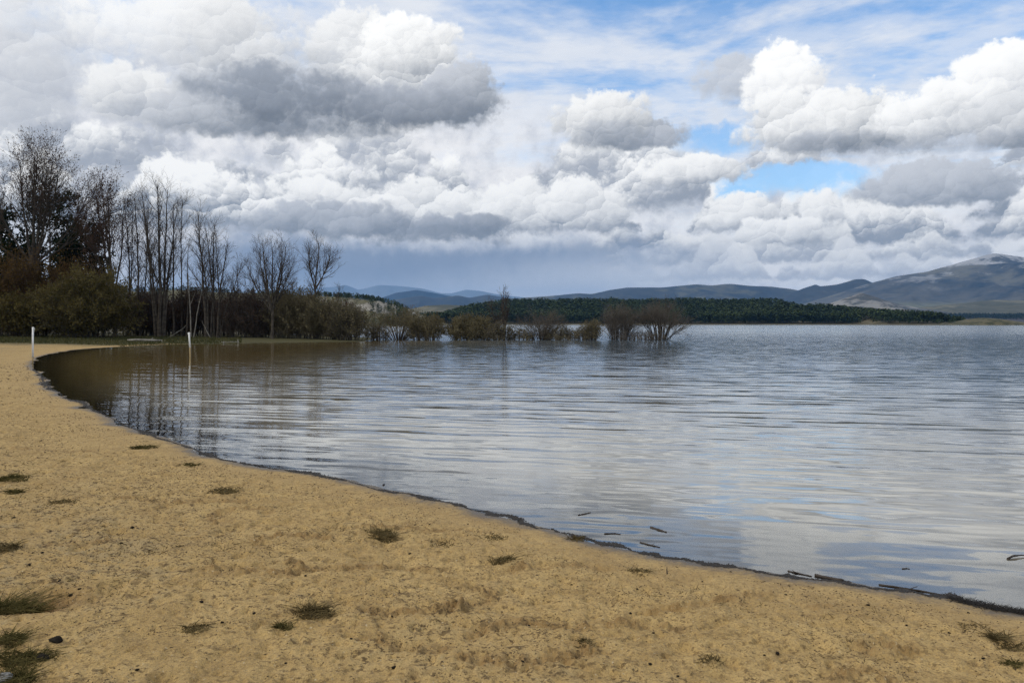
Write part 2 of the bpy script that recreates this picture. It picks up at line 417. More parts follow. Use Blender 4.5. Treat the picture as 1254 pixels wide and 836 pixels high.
gz += dry * ((fbm(gx * 0.55, gy * 0.55, 3, 1) - 0.5) * 0.07
             + (fbm(gx * 2.3, gy * 2.3, 3, 2) - 0.5) * 0.030 * near
             + (fbm(gx * 9, gy * 9, 3, 3) - 0.5) * 0.030 * near
             - np.maximum(0, fbm(gx * 5.2, gy * 5.2, 2, 9) - 0.64) * 0.13 * near
             + (fbm(gx * 28, gy * 28, 2, 6) - 0.5) * 0.016 * near
             - np.maximum(0, fbm(gx * 14, gy * 14, 2, 12) - 0.66) * 0.12 * near)
gz = np.where(beach_sd0 > 0.25, np.maximum(gz, 0.012 + 0.02 * smooth(0.25, 1.5, beach_sd0)), gz)
scuff = np.zeros_like(gz)
for pts, w in arcs():
    pts = np.array([ground_at(*p)[:2] for p in pts])
    dmin = np.full(gz.shape, 9.0)
    lo = pts.min(0) - 0.5; hi = pts.max(0) + 0.5
    m = (gx > lo[0]) & (gx < hi[0]) & (gy > lo[1]) & (gy < hi[1])
    qx, qy = gx[m], gy[m]; dm = np.full(qx.shape, 9.0)
    for (ax, ay), (bx, by) in zip(pts[:-1], pts[1:]):
        ex, ey = bx - ax, by - ay; t = np.clip(((qx - ax) * ex + (qy - ay) * ey) / (ex * ex + ey * ey + 1e-9), 0, 1)
        dm = np.minimum(dm, np.hypot(qx - ax - t * ex, qy - ay - t * ey))
    w = w * 1.3
    lump = fbm(qx * 16, qy * 16, 2, 21)
    edge_ = smooth(0.3, 0.9, beach_sd0[m]); g = np.exp(-(dm / w) ** 2) * smooth(0.30, 0.62, lump + 0.1) * edge_
    gz[m] += g * (lump - 0.52) * 0.12 + g * (fbm(qx * 45, qy * 45, 2, 23) - 0.5) * 0.035 - np.exp(-(dm / w) ** 2) * 0.010 * edge_
    scuff[m] = np.maximum(scuff[m], g)
# the dug hollow with orange sand at the left
hx, hy, _ = ground_at(52, 733)
hd = np.hypot((gx - hx) / 0.20, (gy - hy) / 0.22); gz -= np.exp(-hd ** 2) * 0.09; scuff = np.maximum(scuff, np.exp(-hd ** 2 * 0.8) * 1.6)
gz = np.where(beach_sd0 > 0.2, np.maximum(gz, 0.010 + 0.02 * smooth(0.2, 1.2, beach_sd0)), gz)
# green bank: far strip
bank_m = smooth(60, 66, gy) * (sd > 0)
beach_sd = sd + wob

m_sand, b = mat('sand')
P = pos(b); s_ = attr(b, 'shore'); sc_ = attr(b, 'scuff'); bk = attr(b, 'bank')
n0 = b.noise(P, 0.35, 4, 0.6); n1 = b.noise(P, 2.2, 5, 0.65); n2 = b.noise(P, 11, 4, 0.7); n3 = b.noise(P, 70, 3, 0.7); n4 = b.noise(P, 260, 2, 0.6)
c = b.mix(b.rng(n1 * 0.55 + n2 * 0.45, 0.34, 0.66), (0.375, 0.245, 0.088), (0.560, 0.386, 0.152))
c = b.mix(b.rng(n3, 0.28, 0.62), b.mix(0.65, c, (0.185, 0.125, 0.066)), c)
c = b.mix(b.rng(n4, 0.60, 0.72) * 0.5, c, (0.58, 0.48, 0.32))
c = b.mix(b.rng(n4, 0.40, 0.30) * 0.55, c, (0.10, 0.075, 0.05))
# grey dead lichen and fine litter, mostly back from the water
_x, _y, _z = b.sep(P)
grey_m = b.rng(n1 * 0.5 + n2 * 0.5 + (n0 - 0.5) * 0.5, 0.50, 0.64) * b.rng(s_ + (n0 - 0.5) * 3, 1.5, 5.0)
c = b.mix(grey_m * b.rng(n3, 0.38, 0.56) * 0.85, c, (0.165, 0.145, 0.10))
c = b.mix(b.rng(b.noise(P, 5.5, 4, 0.7), 0.60, 0.74) * b.rng(n3, 0.44, 0.56) * 0.75, c, (0.10, 0.075, 0.047))
c = b.mix(b.m('MULTIPLY', sc_, 0.85, clamp=True) * b.rng(n3, 0.30, 0.62), c, (0.200, 0.112, 0.040))
nf1 = b.noise(P, 26, 3, 0.65); nf2 = b.noise(P, 9, 4, 0.70); nf3 = b.noise(P, 3.2, 5, 0.72)  # dark flecks: litter, and small shadows of the sand relief put into the colour
reg = b.rng(n1 * 0.6 + n0 * 0.4, 0.36, 0.60) * b.rng(s_, 0.3, 2.5)
c = b.mix(b.rng(nf1, 0.54, 0.64) * (reg * 0.55 + 0.35), c, (0.080, 0.050, 0.022))
c = b.mix(b.rng(nf2, 0.55, 0.65) * (reg * 0.65 + 0.20), c, (0.095, 0.060, 0.026))
c = b.mix(b.rng(nf3, 0.56, 0.68) * (reg * 0.50 + 0.15), c, (0.140, 0.092, 0.040))
c = b.mix(b.rng(b.noise(P, 45, 2, 0.6), 0.66, 0.76) * 0.6, c, (0.60, 0.50, 0.33))
# damp, silt-dark sand at the edge
wet = b.rng(s_ + (n2 - 0.5) * 0.35 + (n1 - 0.5) * 0.35, 0.34, -0.02)
damp = b.rng(s_ + (n1 - 0.5) * 0.9, 1.3, 0.15)
c = b.mix(damp * 0.28, c, (0.33, 0.225, 0.11))
c = b.mix(wet * 0.85, c, b.mix(n3, (0.030, 0.032, 0.036), (0.085, 0.080, 0.075)))
c = b.mix(b.rng(s_, -0.05, -0.9), c, (0.15, 0.092, 0.030))
# turf on the far bank
gr = b.mix(b.noise(P, 1.2, 4, 0.6), (0.048, 0.048, 0.018), (0.090, 0.078, 0.032))
c = b.mix(bk, c, gr)
nrm = bump(b, n2 * 0.016 + nf1 * 0.012 + n3 * 0.0075 + n4 * 0.0018, 1.0, 1.0)
finish(b, princ(b, c, b.fmix(wet, 0.95, 0.35), nrm, 0.25))
bank_attr = np.clip(smooth(62, 68, gy + (fbm(gx * 0.3, gy * 0.3, 2, 8) - 0.5) * 6) + 0.0, 0, 1) * (gx > -200) * smooth(-0.4, 0.2, sd)
tip = smooth(2.2, 0.8, sd) * (gx < -24) * (gx > -40)        # narrow sand point stays sandy
bank_attr = bank_attr * (1 - tip * smooth(76, 70, gy))
beach = obj('beach', mesh_np('beach', np.stack([gx, gy, gz], -1).reshape(-1, 3), grid_faces(nr, nc), True,
            dict(shore=beach_sd.ravel(), scuff=scuff.ravel(), bank=bank_attr.ravel())), m_sand)
tag(beach, kind='structure')
gz_flat = gz
def beach_z(x, y):
    """height of the built beach surface"""
    r = np.hypot(x, y); a = np.arctan2(x, y)
    i = np.clip((np.log(r) - math.log(1.2)) / (math.log(125) - math.log(1.2)) * (nr - 1), 0, nr - 1.001)
    j = np.clip((a - R(-58)) / R(110) * (nc - 1), 0, nc - 1.001)
    i0 = np.floor(i).astype(int); j0 = np.floor(j).astype(int); fi, fj = i - i0, j - j0
    return (gz_flat[i0, j0] * (1 - fi) * (1 - fj) + gz_flat[i0 + 1, j0] * fi * (1 - fj) + gz_flat[i0, j0 + 1] * (1 - fi) * fj + gz_flat[i0 + 1, j0 + 1] * fi * fj)
def on_beach(px, py):
    z = 0.0
    for _ in range(8):
        x, y = wpt(px, py, z); z = float(beach_z(np.array([x]), np.array([y]))[0])
    return x, y, z

# ------------------------------------------------------------------ ground sheet under everything, out to the horizon
nr2, nc2 = 120, 240
r2 = np.exp(np.linspace(math.log(0.8), math.log(17000), nr2)); a2 = np.linspace(0, 2 * math.pi, nc2)
g2, q2 = np.meshgrid(r2, a2, indexing='ij'); x2 = g2 * np.sin(q2); y2 = g2 * np.cos(q2)
s2 = signed(x2, y2)
inner = (np.abs(q2 - np.pi) > np.pi - R(48)) & (g2 < 121)
z2 = np.where(s2 > 0, base_h(s2) - 0.12, np.minimum(base_h(s2), -0.4) - 0.3)
z2 = np.where(inner, np.minimum(z2, -0.0) - 1.2, z2)
m_ground, b = mat('ground_soil')
P = pos(b); n1 = b.noise(P, 0.5, 5, 0.6)
finish(b, princ(b, b.mix(n1, (0.050, 0.044, 0.022), (0.105, 0.088, 0.046)), 0.95))
tag(obj('ground', mesh_np('ground', np.stack([x2, y2, z2], -1).reshape(-1, 3), grid_faces(nr2, nc2)), m_ground), kind='structure')

# ------------------------------------------------------------------ lake
nr3, nc3 = 430, 420
r3 = np.exp(np.linspace(math.log(1.0), math.log(16000), nr3)); a3 = np.linspace(R(-110), R(110), nc3)
g3, q3 = np.meshgrid(r3, a3, indexing='ij'); x3 = g3 * np.sin(q3); y3 = g3 * np.cos(q3)
s3 = signed(x3, y3)
m_water, b = mat('lake_water')
P = pos(b); off = attr(b, 'offshore')
X, Y, Z = b.sep(P)
# ripple slopes: several trains, crests nearly across the view, a little turned
ca, sa = math.cos(R(-14)), math.sin(R(-14))
ux = X * ca + Y * sa; uy = Y * ca - X * sa
def slope(sx, sy, seed, det=2.0, rough=0.5):
    v = b.noise(b.comb(ux * sx + seed, uy * sy + seed * 0.7, seed), 1.0, det, rough, color=True)
    return b.vm('SUBTRACT', v, (0.5, 0.5, 0.5))
calm = b.rng(off, 0.0, 6.0)                 # sheltered, shallow water near the beach
far = b.rng(Y, 28.0, 240.0, smooth=True)
near_ = b.fmix(b.rng(Y, 9.0, 48.0), 1.0, 0.36)
v1 = b.vm('SCALE', slope(0.16, 0.95, 3.1, 1.0), sc=b.fmix(calm, 0.04, 0.06) * near_)       # long swell
v2 = b.vm('SCALE', slope(0.45, 2.4, 9.7, 1.0), sc=b.fmix(calm, 0.12, 0.16) * near_)        # ripples
v3 = b.vm('SCALE', slope(1.5, 7.0, 21.3, 1.0), sc=b.fmix(calm, 0.09, 0.13))       # fine ripples
v4 = b.vm('SCALE', slope(4.0, 11.0, 31.9), sc=b.fmix(far, 0.012, 0.42))       # wind chop on the open lake
gust = b.rng(b.noise(b.comb(X * 0.010, Y * 0.035, 4.0), 1.0, 3, 0.6), 0.30, 0.70)
sv_ = b.vm('ADD', b.vm('ADD', v1, v2), b.vm('ADD', v3, b.vm('SCALE', v4, sc=b.fmix(gust, 0.7, 1.25))))
sx, sy, _ = b.sep(sv_)
# train of rings off the beach
def bands(turn, wavelength, distort, dscale, stretch, seed):
    c_, n_ = math.cos(R(turn)), math.sin(R(turn))
    wx_ = X * c_ + Y * n_; wy_ = Y * c_ - X * n_
    wv = b.node('ShaderNodeTexWave', wave_type='BANDS', bands_direction='Y', wave_profile='SIN')
    b.put(wv.inputs['Vector'], b.comb(wx_ * stretch, wy_ + seed, seed)); b.put(wv.inputs['Scale'], 0.314159 / wavelength); b.put(wv.inputs['Distortion'], distort)
    b.put(wv.inputs['Detail'], 2.0); b.put(wv.inputs['Detail Scale'], dscale); b.put(wv.inputs['Detail Roughness'], 0.6)
    return E(b, wv.outputs['Fac']) - 0.5
patchy = b.rng(b.noise(b.comb(ux * 0.12, uy * 0.35, 8.0), 1.0, 2, 0.5), 0.30, 0.70)
on_ = b.rng(off, 0.3, 3.0)
train = bands(-15, 0.42, 7.0, 1.3, 0.30, 1.0) * (b.fmix(patchy, 0.022, 0.060) * on_ * b.rng(Y, 45.0, 14.0)) + \
        bands(-9, 0.85, 6.0, 0.9, 0.25, 5.0) * (b.fmix(patchy, 0.042, 0.020) * on_ * b.rng(Y, 85.0, 30.0)) + \
        bands(-12, 1.9, 5.0, 0.5, 0.20, 9.0) * (0.018 * on_ * b.rng(Y, 140.0, 60.0))
shelter = b.fmix(b.rng(X, -6.0, -18.0) * b.rng(Y, 95.0, 60.0), 1.0, 0.45)      # the cove under the trees lies calmer
N = b.vm('NORMALIZE', b.comb(sx * shelter * -0.20, ((sy + train) * shelter + far * 0.045) * -1.0, 1.0))
fr = b.node('ShaderNodeFresnel'); fr.inputs[0].default_value = 2.5; b.link(N.s, fr.inputs[1])
gl = b.node('ShaderNodeBsdfGlossy'); gl.inputs['Roughness'].default_value = 0.03; gl.inputs['Color'].default_value = (0.96, 0.985, 1.0, 1); b.link(N.s, gl.inputs['Normal'])
silt = b.noise(b.comb(X * 0.25, Y * 0.25, 0), 1.0, 3, 0.5)
body_c = b.mix(b.rng(off + (silt - 0.5) * 3, 1.0, 28.0), (0.30, 0.27, 0.21), (0.125, 0.160, 0.190))
body_c = b.mix(b.rng(X, -5.0, -16.0) * 0.85, body_c, (0.165, 0.108, 0.024))
df = b.node('ShaderNodeBsdfDiffuse'); b.link(body_c.s, df.inputs[0])
tr = b.node('ShaderNodeBsdfTransparent'); tr.inputs[0].default_value = (0.86, 0.80, 0.66, 1)
bm = b.node('ShaderNodeMixShader'); b.put(bm.inputs[0], b.rng(off, 0.0, 2.6)); b.link(tr.outputs[0], bm.inputs[1]); b.link(df.outputs[0], bm.inputs[2])
wm = b.node('ShaderNodeMixShader'); b.link(fr.outputs[0], wm.inputs[0]); b.link(bm.outputs[0], wm.inputs[1]); b.link(gl.outputs[0], wm.inputs[2])
finish(b, wm.outputs[0])
lake = obj('water', mesh_np('water', np.stack([x3, y3, np.zeros_like(x3)], -1).reshape(-1, 3), grid_faces(nr3, nc3), True, dict(offshore=np.maximum(-s3, 0).ravel())), m_water)
tag(lake, kind='structure')
# ------------------------------------------------------------------ distant land: every ridge at its own distance, with real depth
def ridge(name, sky, D, wf, wb, m, n_s=260, n_t=40, rough=0.12, gully=0.40, seed=0, foot=-8.0, p=1.25):
    """a ridge whose crest follows the skyline; sky = [(px, py)...], wf/wb = metres of slope in front/behind"""
    sky = np.array(sky, float)
    px = np.linspace(sky[0, 0], sky[-1, 0], n_s)
    py = np.interp(px, sky[:, 0], sky[:, 1])
    for _ in range(2): py[1:-1] = (py[:-2] + 2 * py[1:-1] + py[2:]) / 4
    xs = (px - CX) * D / F
    zc = H + (HY - py) * D / F
    zc = zc + (fbm(px * 0.13, px * 0 + seed, 4, seed) - 0.5) * rough * 6.0 * D / F * 0.35
    t = np.concatenate([np.linspace(-1, 0, n_t), np.linspace(0, 1, n_t // 2)[1:]])
    T, Xs = np.meshgrid(t, xs, indexing='ij')
    Y = D + np.where(T < 0, T * wf, T * wb)
    # keep each point on its own bearing so that the crest stays where it is and slopes fan out
    X = Xs + (Y - D) * 0.15 * (fbm(Xs / (wf * 0.8), T * 2.0, 2, seed + 3) - 0.5)
    sh = np.clip(1 - np.abs(T), 0, 1) ** p
    env = np.sin(np.pi * np.clip(1 - np.abs(T), 0, 1)) ** 0.8
    q = fbm(X / (wf * 0.22) + T * 0.6, Y / (wf * 0.55), 5, seed + 5, 0.55)
    g = 1 - 2 * np.abs(q - 0.5)
    zz = foot + (zc[None, :] - foot) * (sh + env * gully * (g - 0.95)) 
    zz = np.where(np.abs(T) < 1e-6, zc[None, :], zz)
    zz = np.maximum(zz, foot)
    me = mesh_np(name, np.stack([X, Y, zz], -1).reshape(-1, 3), grid_faces(len(t), n_s), True)
    return tag(obj(name, me, m), kind='structure')

def land_mat(name, base, base2, patch=None, patch_amt=0.0, patch_scale=0.002, rock=None, rock_z=(1e9, 1e9), fields=None, field_z=0.0):
    m, b = mat(name); P = pos(b); X, Y, Z = b.sep(P)
    n = b.noise(P, patch_scale * 1.7, 6, 0.62); n2 = b.noise(P, patch_scale * 9, 5, 0.65)
    c = b.mix(b.rng(n * 0.6 + n2 * 0.4, 0.38, 0.62), base, base2)
    if patch:
        v = b.noise(b.comb(X, Y * 0.45, Z * 2.6), patch_scale * 1.6, 6, 0.64)
        c = b.mix(b.rng(v + (n2 - 0.5) * 0.3, 0.50, 0.62) * patch_amt, c, patch)
    if rock:
        r = b.noise(b.comb(X, Y, Z * 1.5), patch_scale * 5, 6, 0.7)
        hi = b.rng(Z, rock_z[0], rock_z[1])
        c = b.mix(b.rng(r + hi * 0.16, 0.62, 0.71) * hi, c, rock)
    if fields:
        v = b.noise(b.comb(X * 0.5, Y * 0.35, Z), patch_scale * 2.2, 4, 0.55)
        c = b.mix(b.rng(v + (n2 - 0.5) * 0.2, 0.46, 0.58) * b.rng(Z, field_z, field_z * 0.25), c, fields)
    finish(b, princ(b, c, 0.95, None, 0.1)); return m

m_heath_far = land_mat('heath_far', (0.028, 0.040, 0.058), (0.048, 0.058, 0.072), patch_scale=0.0008)
m_heath_haze_tint = land_mat('heath_haze_tint', (0.18, 0.225, 0.29), (0.20, 0.245, 0.31), patch_scale=0.0008)  # distance haze put into the base colour, so the far range fades more
m_heath = land_mat('heath', (0.030, 0.038, 0.050), (0.056, 0.062, 0.070), (0.16, 0.15, 0.10), 0.5, 0.0009)
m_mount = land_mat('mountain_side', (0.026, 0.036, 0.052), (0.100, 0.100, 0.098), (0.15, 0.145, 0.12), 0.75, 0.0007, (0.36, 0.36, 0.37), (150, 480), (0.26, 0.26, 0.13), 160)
m_foot = land_mat('foothill', (0.060, 0.060, 0.052), (0.125, 0.115, 0.10), (0.28, 0.265, 0.24), 0.8, 0.0035)
m_plain = land_mat('plain', (0.065, 0.065, 0.040), (0.115, 0.105, 0.065), (0.20, 0.18, 0.115), 0.6, 0.0030)

ridge('far_mountains', [(250, 366), (300, 360), (350, 354), (395, 352), (412, 351), (423, 348.5), (439, 355), (452, 352), (463, 349), (478, 349.5), (492, 350.5), (516, 353), (540, 359), (554, 359), (571, 354.6), (587, 356), (607, 360), (640, 364), (700, 372), (760, 380)], 14700, 3100, 2100, m_heath_haze_tint, seed=11)
ridge('blue_mountains', [(420, 384), (450, 371), (463, 366), (485, 358.5), (511, 355), (525, 357.5), (549, 362), (580, 366), (640, 374), (700, 384)], 10850, 1800, 1500, m_heath_far, seed=21, n_s=160)
ridge('near_blue_hills', [(430, 386), (460, 374), (473, 369.5), (492, 365.5), (516, 362), (532, 365), (548, 363.5), (561, 361.6), (575, 364.7), (597, 360.6), (623, 365), (660, 368), (720, 378), (780, 388)], 8050, 1500, 1400, m_heath, seed=31, n_s=180)
ridge('long_ridge', [(540, 384), (620, 366), (675, 362.3), (708, 359), (725, 360), (747, 355), (768, 352), (811, 352), (852, 348), (871, 349.6), (893, 347.5), (920, 350), (945, 351), (970, 354), (999, 360), (1040, 370), (1100, 384)], 7350, 2100, 1800, m_heath, seed=41, n_s=260)
ridge('knob_ridge', [(900, 386), (950, 366), (985, 352.7), (995, 349.5), (999, 347.8), (1004, 350.7), (1027, 348), (1047, 342), (1058, 341.5), (1069, 346.5), (1100, 356), (1160, 372), (1240, 386)], 6720, 1700, 1500, m_heath, seed=51, n_s=200)
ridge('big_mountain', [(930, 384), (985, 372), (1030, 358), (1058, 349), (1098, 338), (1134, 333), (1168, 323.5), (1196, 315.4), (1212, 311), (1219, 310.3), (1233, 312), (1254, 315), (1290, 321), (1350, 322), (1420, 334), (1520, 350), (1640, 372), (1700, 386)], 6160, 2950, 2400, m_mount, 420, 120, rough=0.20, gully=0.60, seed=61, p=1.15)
ridge('foothills', [(985, 384), (1020, 370), (1035, 365), (1055, 358.5), (1069, 362.5), (1092, 370), (1109, 374), (1150, 380), (1220, 386)], 3900, 800, 600, m_foot, seed=71, n_s=150)
ridge('low_fields', [(960, 388), (1060, 383), (1110, 378), (1150, 374), (1180, 371), (1215, 367), (1254, 368), (1340, 366), (1500, 372), (1640, 386)], 4100, 1500, 1000, m_plain, seed=81, n_s=200)
ridge('pale_plain', [(470, 388), (500, 379), (520, 374.5), (545, 373), (575, 374), (620, 378), (680, 386)], 2800, 600, 500, m_plain, seed=91, n_s=120)

# wooded shelf across the lake
WOOD_D = 930.0
def wood_ground(x, y):
    """height of the far wooded bank"""
    t = smooth(0, 330, y - shore_y(x)); return -1.0 + 2.2 * smooth(-6, 6, y - shore_y(x)) + t * wood_rise(x)
def shore_y(x):
    px = x * F / WOOD_D + CX
    return np.interp(px, (380, 520, 1000, 1045, 1060, 1200), (930, 915, 900, 880, 800, 760)) + (vnoise(x / 35, x * 0, 77) - 0.5) * 26
def wood_rise(x):
    px = x * F / WOOD_D + CX
    return np.interp(px, (470, 520, 545, 570, 600, 640, 900, 1035, 1045, 1100, 1160, 1190), (0, 6, 13, 19, 23, 26, 25, 25, 17, 12, 6, 2))
gx4, gy4 = np.meshgrid(np.linspace(-260, 620, 200), np.linspace(740, 1700, 120))
gz4 = wood_ground(gx4, gy4) + (fbm(gx4 / 40, gy4 / 40, 3, 71) - 0.5) * 1.5 * smooth(0, 20, gy4 - shore_y(gx4))
gz4 = np.where(gx4 > 480 + (fbm(gy4 / 50, gy4 * 0, 2, 3) - .5) * 30, np.minimum(gz4, -1.5 + (gx4 < 500) * 1.0), gz4)
m_bankfar, b = mat('far_bank'); P = pos(b)
finish(b, princ(b, b.mix(b.noise(P, 0.05, 5, 0.65), (0.06, 0.055, 0.03), (0.20, 0.17, 0.10)), 0.95))
tag(obj('far_shore', mesh_np('far_shore', np.stack([gx4, gy4, gz4], -1).reshape(-1, 3), grid_faces(120, 200)), m_bankfar), kind='structure')

# ---- hill with pale quarry behind the thicket, left
def hill_h(x, y):
    px = x * F / 640.0 + CX
    top = np.interp(px, (-500, -100, 100, 215, 270, 330, 380, 430, 455, 470, 485, 505, 540), (352, 352, 356, 356, 359, 359, 361.5, 365, 368, 372, 380, 392, 399))
    z = H + (HY - top) * 640 / F
    return -2 + (z + 2) * smooth(520, 640, y + (x + 110) * 0.10) * smooth(1250, 700, y)
gx5, gy5 = np.meshgrid(np.linspace(-760, -50, 200), np.linspace(480, 1260, 110))
gz5 = hill_h(gx5, gy5) + (fbm(gx5 / 30, gy5 / 30, 4, 41) - 0.5) * 5 * smooth(0.0, 6.0, hill_h(gx5, gy5))
m_hill, b = mat('hill_soil'); P = pos(b); X, Y, Z = b.sep(P)
n1 = b.noise(P, 0.035, 5, 0.65); n2 = b.noise(P, 0.16, 5, 0.65)
c = b.mix(b.rng(n1 * 0.5 + n2 * 0.5, 0.40, 0.60), (0.050, 0.050, 0.025), (0.13, 0.115, 0.06))
q = b.rng(b.noise(b.comb(X, Y * 0.5, Z * 2.2), 0.055, 6, 0.68) + b.rng(X, -190, -125) * 0.05, 0.52, 0.57)
c = b.mix(q * b.rng(Z, 7.0, 11.0) * b.rng(Z, 21.5, 17.0), c, b.mix(n2, (0.15, 0.135, 0.11), (0.36, 0.335, 0.285)))
finish(b, princ(b, c, 0.95))
tag(obj('quarry_hill', mesh_np('quarry_hill', np.stack([gx5, gy5, gz5], -1).reshape(-1, 3), grid_faces(110, 200)), m_hill), kind='structure')

# ---- conifers of the far woods
def conifer_tris(rng, n, h, w, low=0.25, size=0.13):
    """n needle-spray triangles filling a rounded pine crown"""
    t = rng.rand(n) ** 0.75
    z = h * (low + (1 - low) * t)
    prof = np.minimum(1.0, ((1 - t) * 1.9) ** 0.75) * (0.72 + 0.28 * np.sin(t * 19 + rng.rand() * 6))
    a = rng.rand(n) * 2 * math.pi
    r = w * prof * np.sqrt(0.15 + 0.85 * rng.rand(n))
    c = np.stack([np.cos(a) * r, np.sin(a) * r, z], -1)
    s = h * size * (0.6 + 0.8 * rng.rand(n))[:, None]
    out = np.stack([np.cos(a), np.sin(a), rng.uniform(-0.5, 0.25, n)], -1)
    side = np.stack([-np.sin(a), np.cos(a), rng.uniform(-0.3, 0.3, n)], -1)
    return np.stack([c + side * s * 0.45, c - side * s * 0.45 + out * s * 0.1, c + out * s * 0.75 + rng.randn(n, 3) * s * 0.2], 1)   # n,3,3
def far_leaf_mat(name, a, b2, scale):
    m, b = mat(name); P = pos(b)
    n = b.noise(P, scale, 3, 0.6); n2 = b.noise(P, scale * 0.15, 3, 0.6)
    c = b.mix(b.rng(n * 0.5 + n2 * 0.5, 0.36, 0.64), a, b2)
    finish(b, princ(b, c, 0.9, None, 0.1)); return m
m_pine = far_leaf_mat('pine_needles', (0.024, 0.042, 0.016), (0.075, 0.100, 0.034), 0.12)
m_wood2 = far_leaf_mat('blue_wood_needles', (0.022, 0.036, 0.026), (0.035, 0.050, 0.032), 0.05)
rng = np.random.RandomState(3)
protos = [conifer_tris(rng, 70, 1.0, rng.uniform(0.17, 0.27), rng.uniform(0.12, 0.3), 0.17) for _ in range(9)]
def wood(name, xs, ys, zs, hs, m, label, cat):
    tri = []
    for i in range(len(xs)):
        p = protos[rng.randint(len(protos))]; a = rng.rand() * 6.28; c_, s_ = math.cos(a), math.sin(a)
        q = p.copy(); x = p[..., 0] * c_ - p[..., 1] * s_; y = p[..., 0] * s_ + p[..., 1] * c_
        q[..., 0] = x * hs[i] * 1.15 + xs[i]; q[..., 1] = y * hs[i] * 1.15 + ys[i]; q[..., 2] = p[..., 2] * hs[i] + zs[i]
        tri.append(q)
    v = np.concatenate(tri).reshape(-1, 3)
    return tag(obj(name, mesh_np(name, v, np.arange(len(v)).reshape(-1, 3), False), m), label, cat, kind='stuff')
N0 = 7600
xs = rng.uniform(-170, 470, N0); ys = shore_y(xs) + 8 + rng.rand(N0) ** 1.6 * 380
pxs = xs * F / ys + CX
hs = rng.uniform(9.0, 13.5, N0) * (0.85 + 0.3 * fbm(xs / 45, ys / 45, 2, 5))
k = (pxs > 478) & (pxs < 1182) & (vnoise(xs / 26, ys / 26, 9) > 0.13)
hs *= np.interp(pxs, (478, 560, 1140, 1182), (0.7, 1.0, 1.0, 0.6)) * np.where(pxs < 1038, 1.0, 0.9)
xs, ys, hs = xs[k], ys[k], hs[k]
wood('pine_wood', xs, ys, wood_ground(xs, ys) - 0.3, hs, m_pine, 'long dark green pine wood along the far shore of the lake', 'pine wood')
# pines on the quarry hill's crest
n = 2600
xs = rng.uniform(-420, -60, n); ys = rng.uniform(545, 720, n); pp = xs * F / ys + CX
k = ((pp > 385) & (pp < 452) & (ys > 640)) | ((ys < 640) & (vnoise(xs / 14, ys / 14, 8) > 0.60)) | ((pp > 200) & (pp < 345) & (ys > 640) & (vnoise(xs / 18, ys / 18, 4) > 0.62)) | ((pp > 452) & (pp < 500)) | (pp < 200) & (ys > 640) & (vnoise(xs / 24, ys / 24, 4) > 0.5)
xs, ys = xs[k], ys[k]
wood('hill_wood', xs, ys, hill_h(xs, ys) - 0.5, rng.uniform(3.0, 5.5, len(xs)), m_pine, 'thin dark belt of pines along the crest of the quarry hill', 'pine wood')
n = 700
xs = rng.uniform(-240, 0, n); ys = rng.uniform(900, 1500, n); pp = xs * F / ys + CX; k = (pp > 455) & (pp < 560)
xs, ys = xs[k], ys[k]
wood('valley_wood', xs, ys, 0 * xs + np.interp(ys, (900, 1500), (0.5, 14)), rng.uniform(6, 10, len(xs)), m_pine, 'low dark wood in the gap between the quarry hill and the pine wood', 'wood')
# blue-dark wood behind the islet, right
n = 2600
xs = rng.uniform(1100, 2300, n); ys = rng.uniform(2350, 2900, n); pp = xs * F / ys + CX; k = pp > 1150
xs, ys = xs[k], ys[k]
gxx, gyy = np.meshgrid(np.linspace(800, 2700, 60), np.linspace(2050, 3200, 30))
tag(obj('right_shore', mesh_np('right_shore', np.stack([gxx, gyy, -2 + smooth(2100, 2340, gyy) * 12 + smooth(2300, 3000, gyy) * 14], -1).reshape(-1, 3), grid_faces(30, 60)),
        land_mat('right_shore_soil', (0.050, 0.045, 0.048), (0.085, 0.072, 0.068), patch_scale=0.01)), kind='structure')
wood('distant_wood', xs, ys, -2 + smooth(2100, 2340, ys) * 12 + smooth(2300, 3000, ys) * 14, rng.uniform(11, 16, len(xs)), m_wood2, 'flat blue-dark wood on the distant shore behind the grassy islet', 'wood')

# ---- grassy islet at the end of the wood
gx6, gy6 = np.meshgrid(np.linspace(365, 475, 90), np.linspace(690, 790, 50))
u = (gx6 - 428) / 44; v = (gy6 - 742) / 34
e = np.clip(1 - u * u - v * v, 0, 1)
gz6 = -0.8 + e ** 0.6 * (5.2 + 2.5 * (fbm(gx6 / 14, gy6 / 14, 3, 3) - 0.4)) * np.interp(gx6, (370, 400, 425, 452, 470), (0.5, 0.8, 1.25, 1.05, 0.7))
m_isl, b = mat('islet_grass'); P = pos(b)
finish(b, princ(b, b.mix(b.rng(b.noise(P, 0.16, 5, 0.65), 0.40, 0.60), (0.042, 0.044, 0.020), (0.11, 0.095, 0.050)), 0.95))
tag(obj('islet', mesh_np('islet', np.stack([gx6, gy6, gz6], -1).reshape(-1, 3), grid_faces(50, 90)), m_isl), kind='structure')

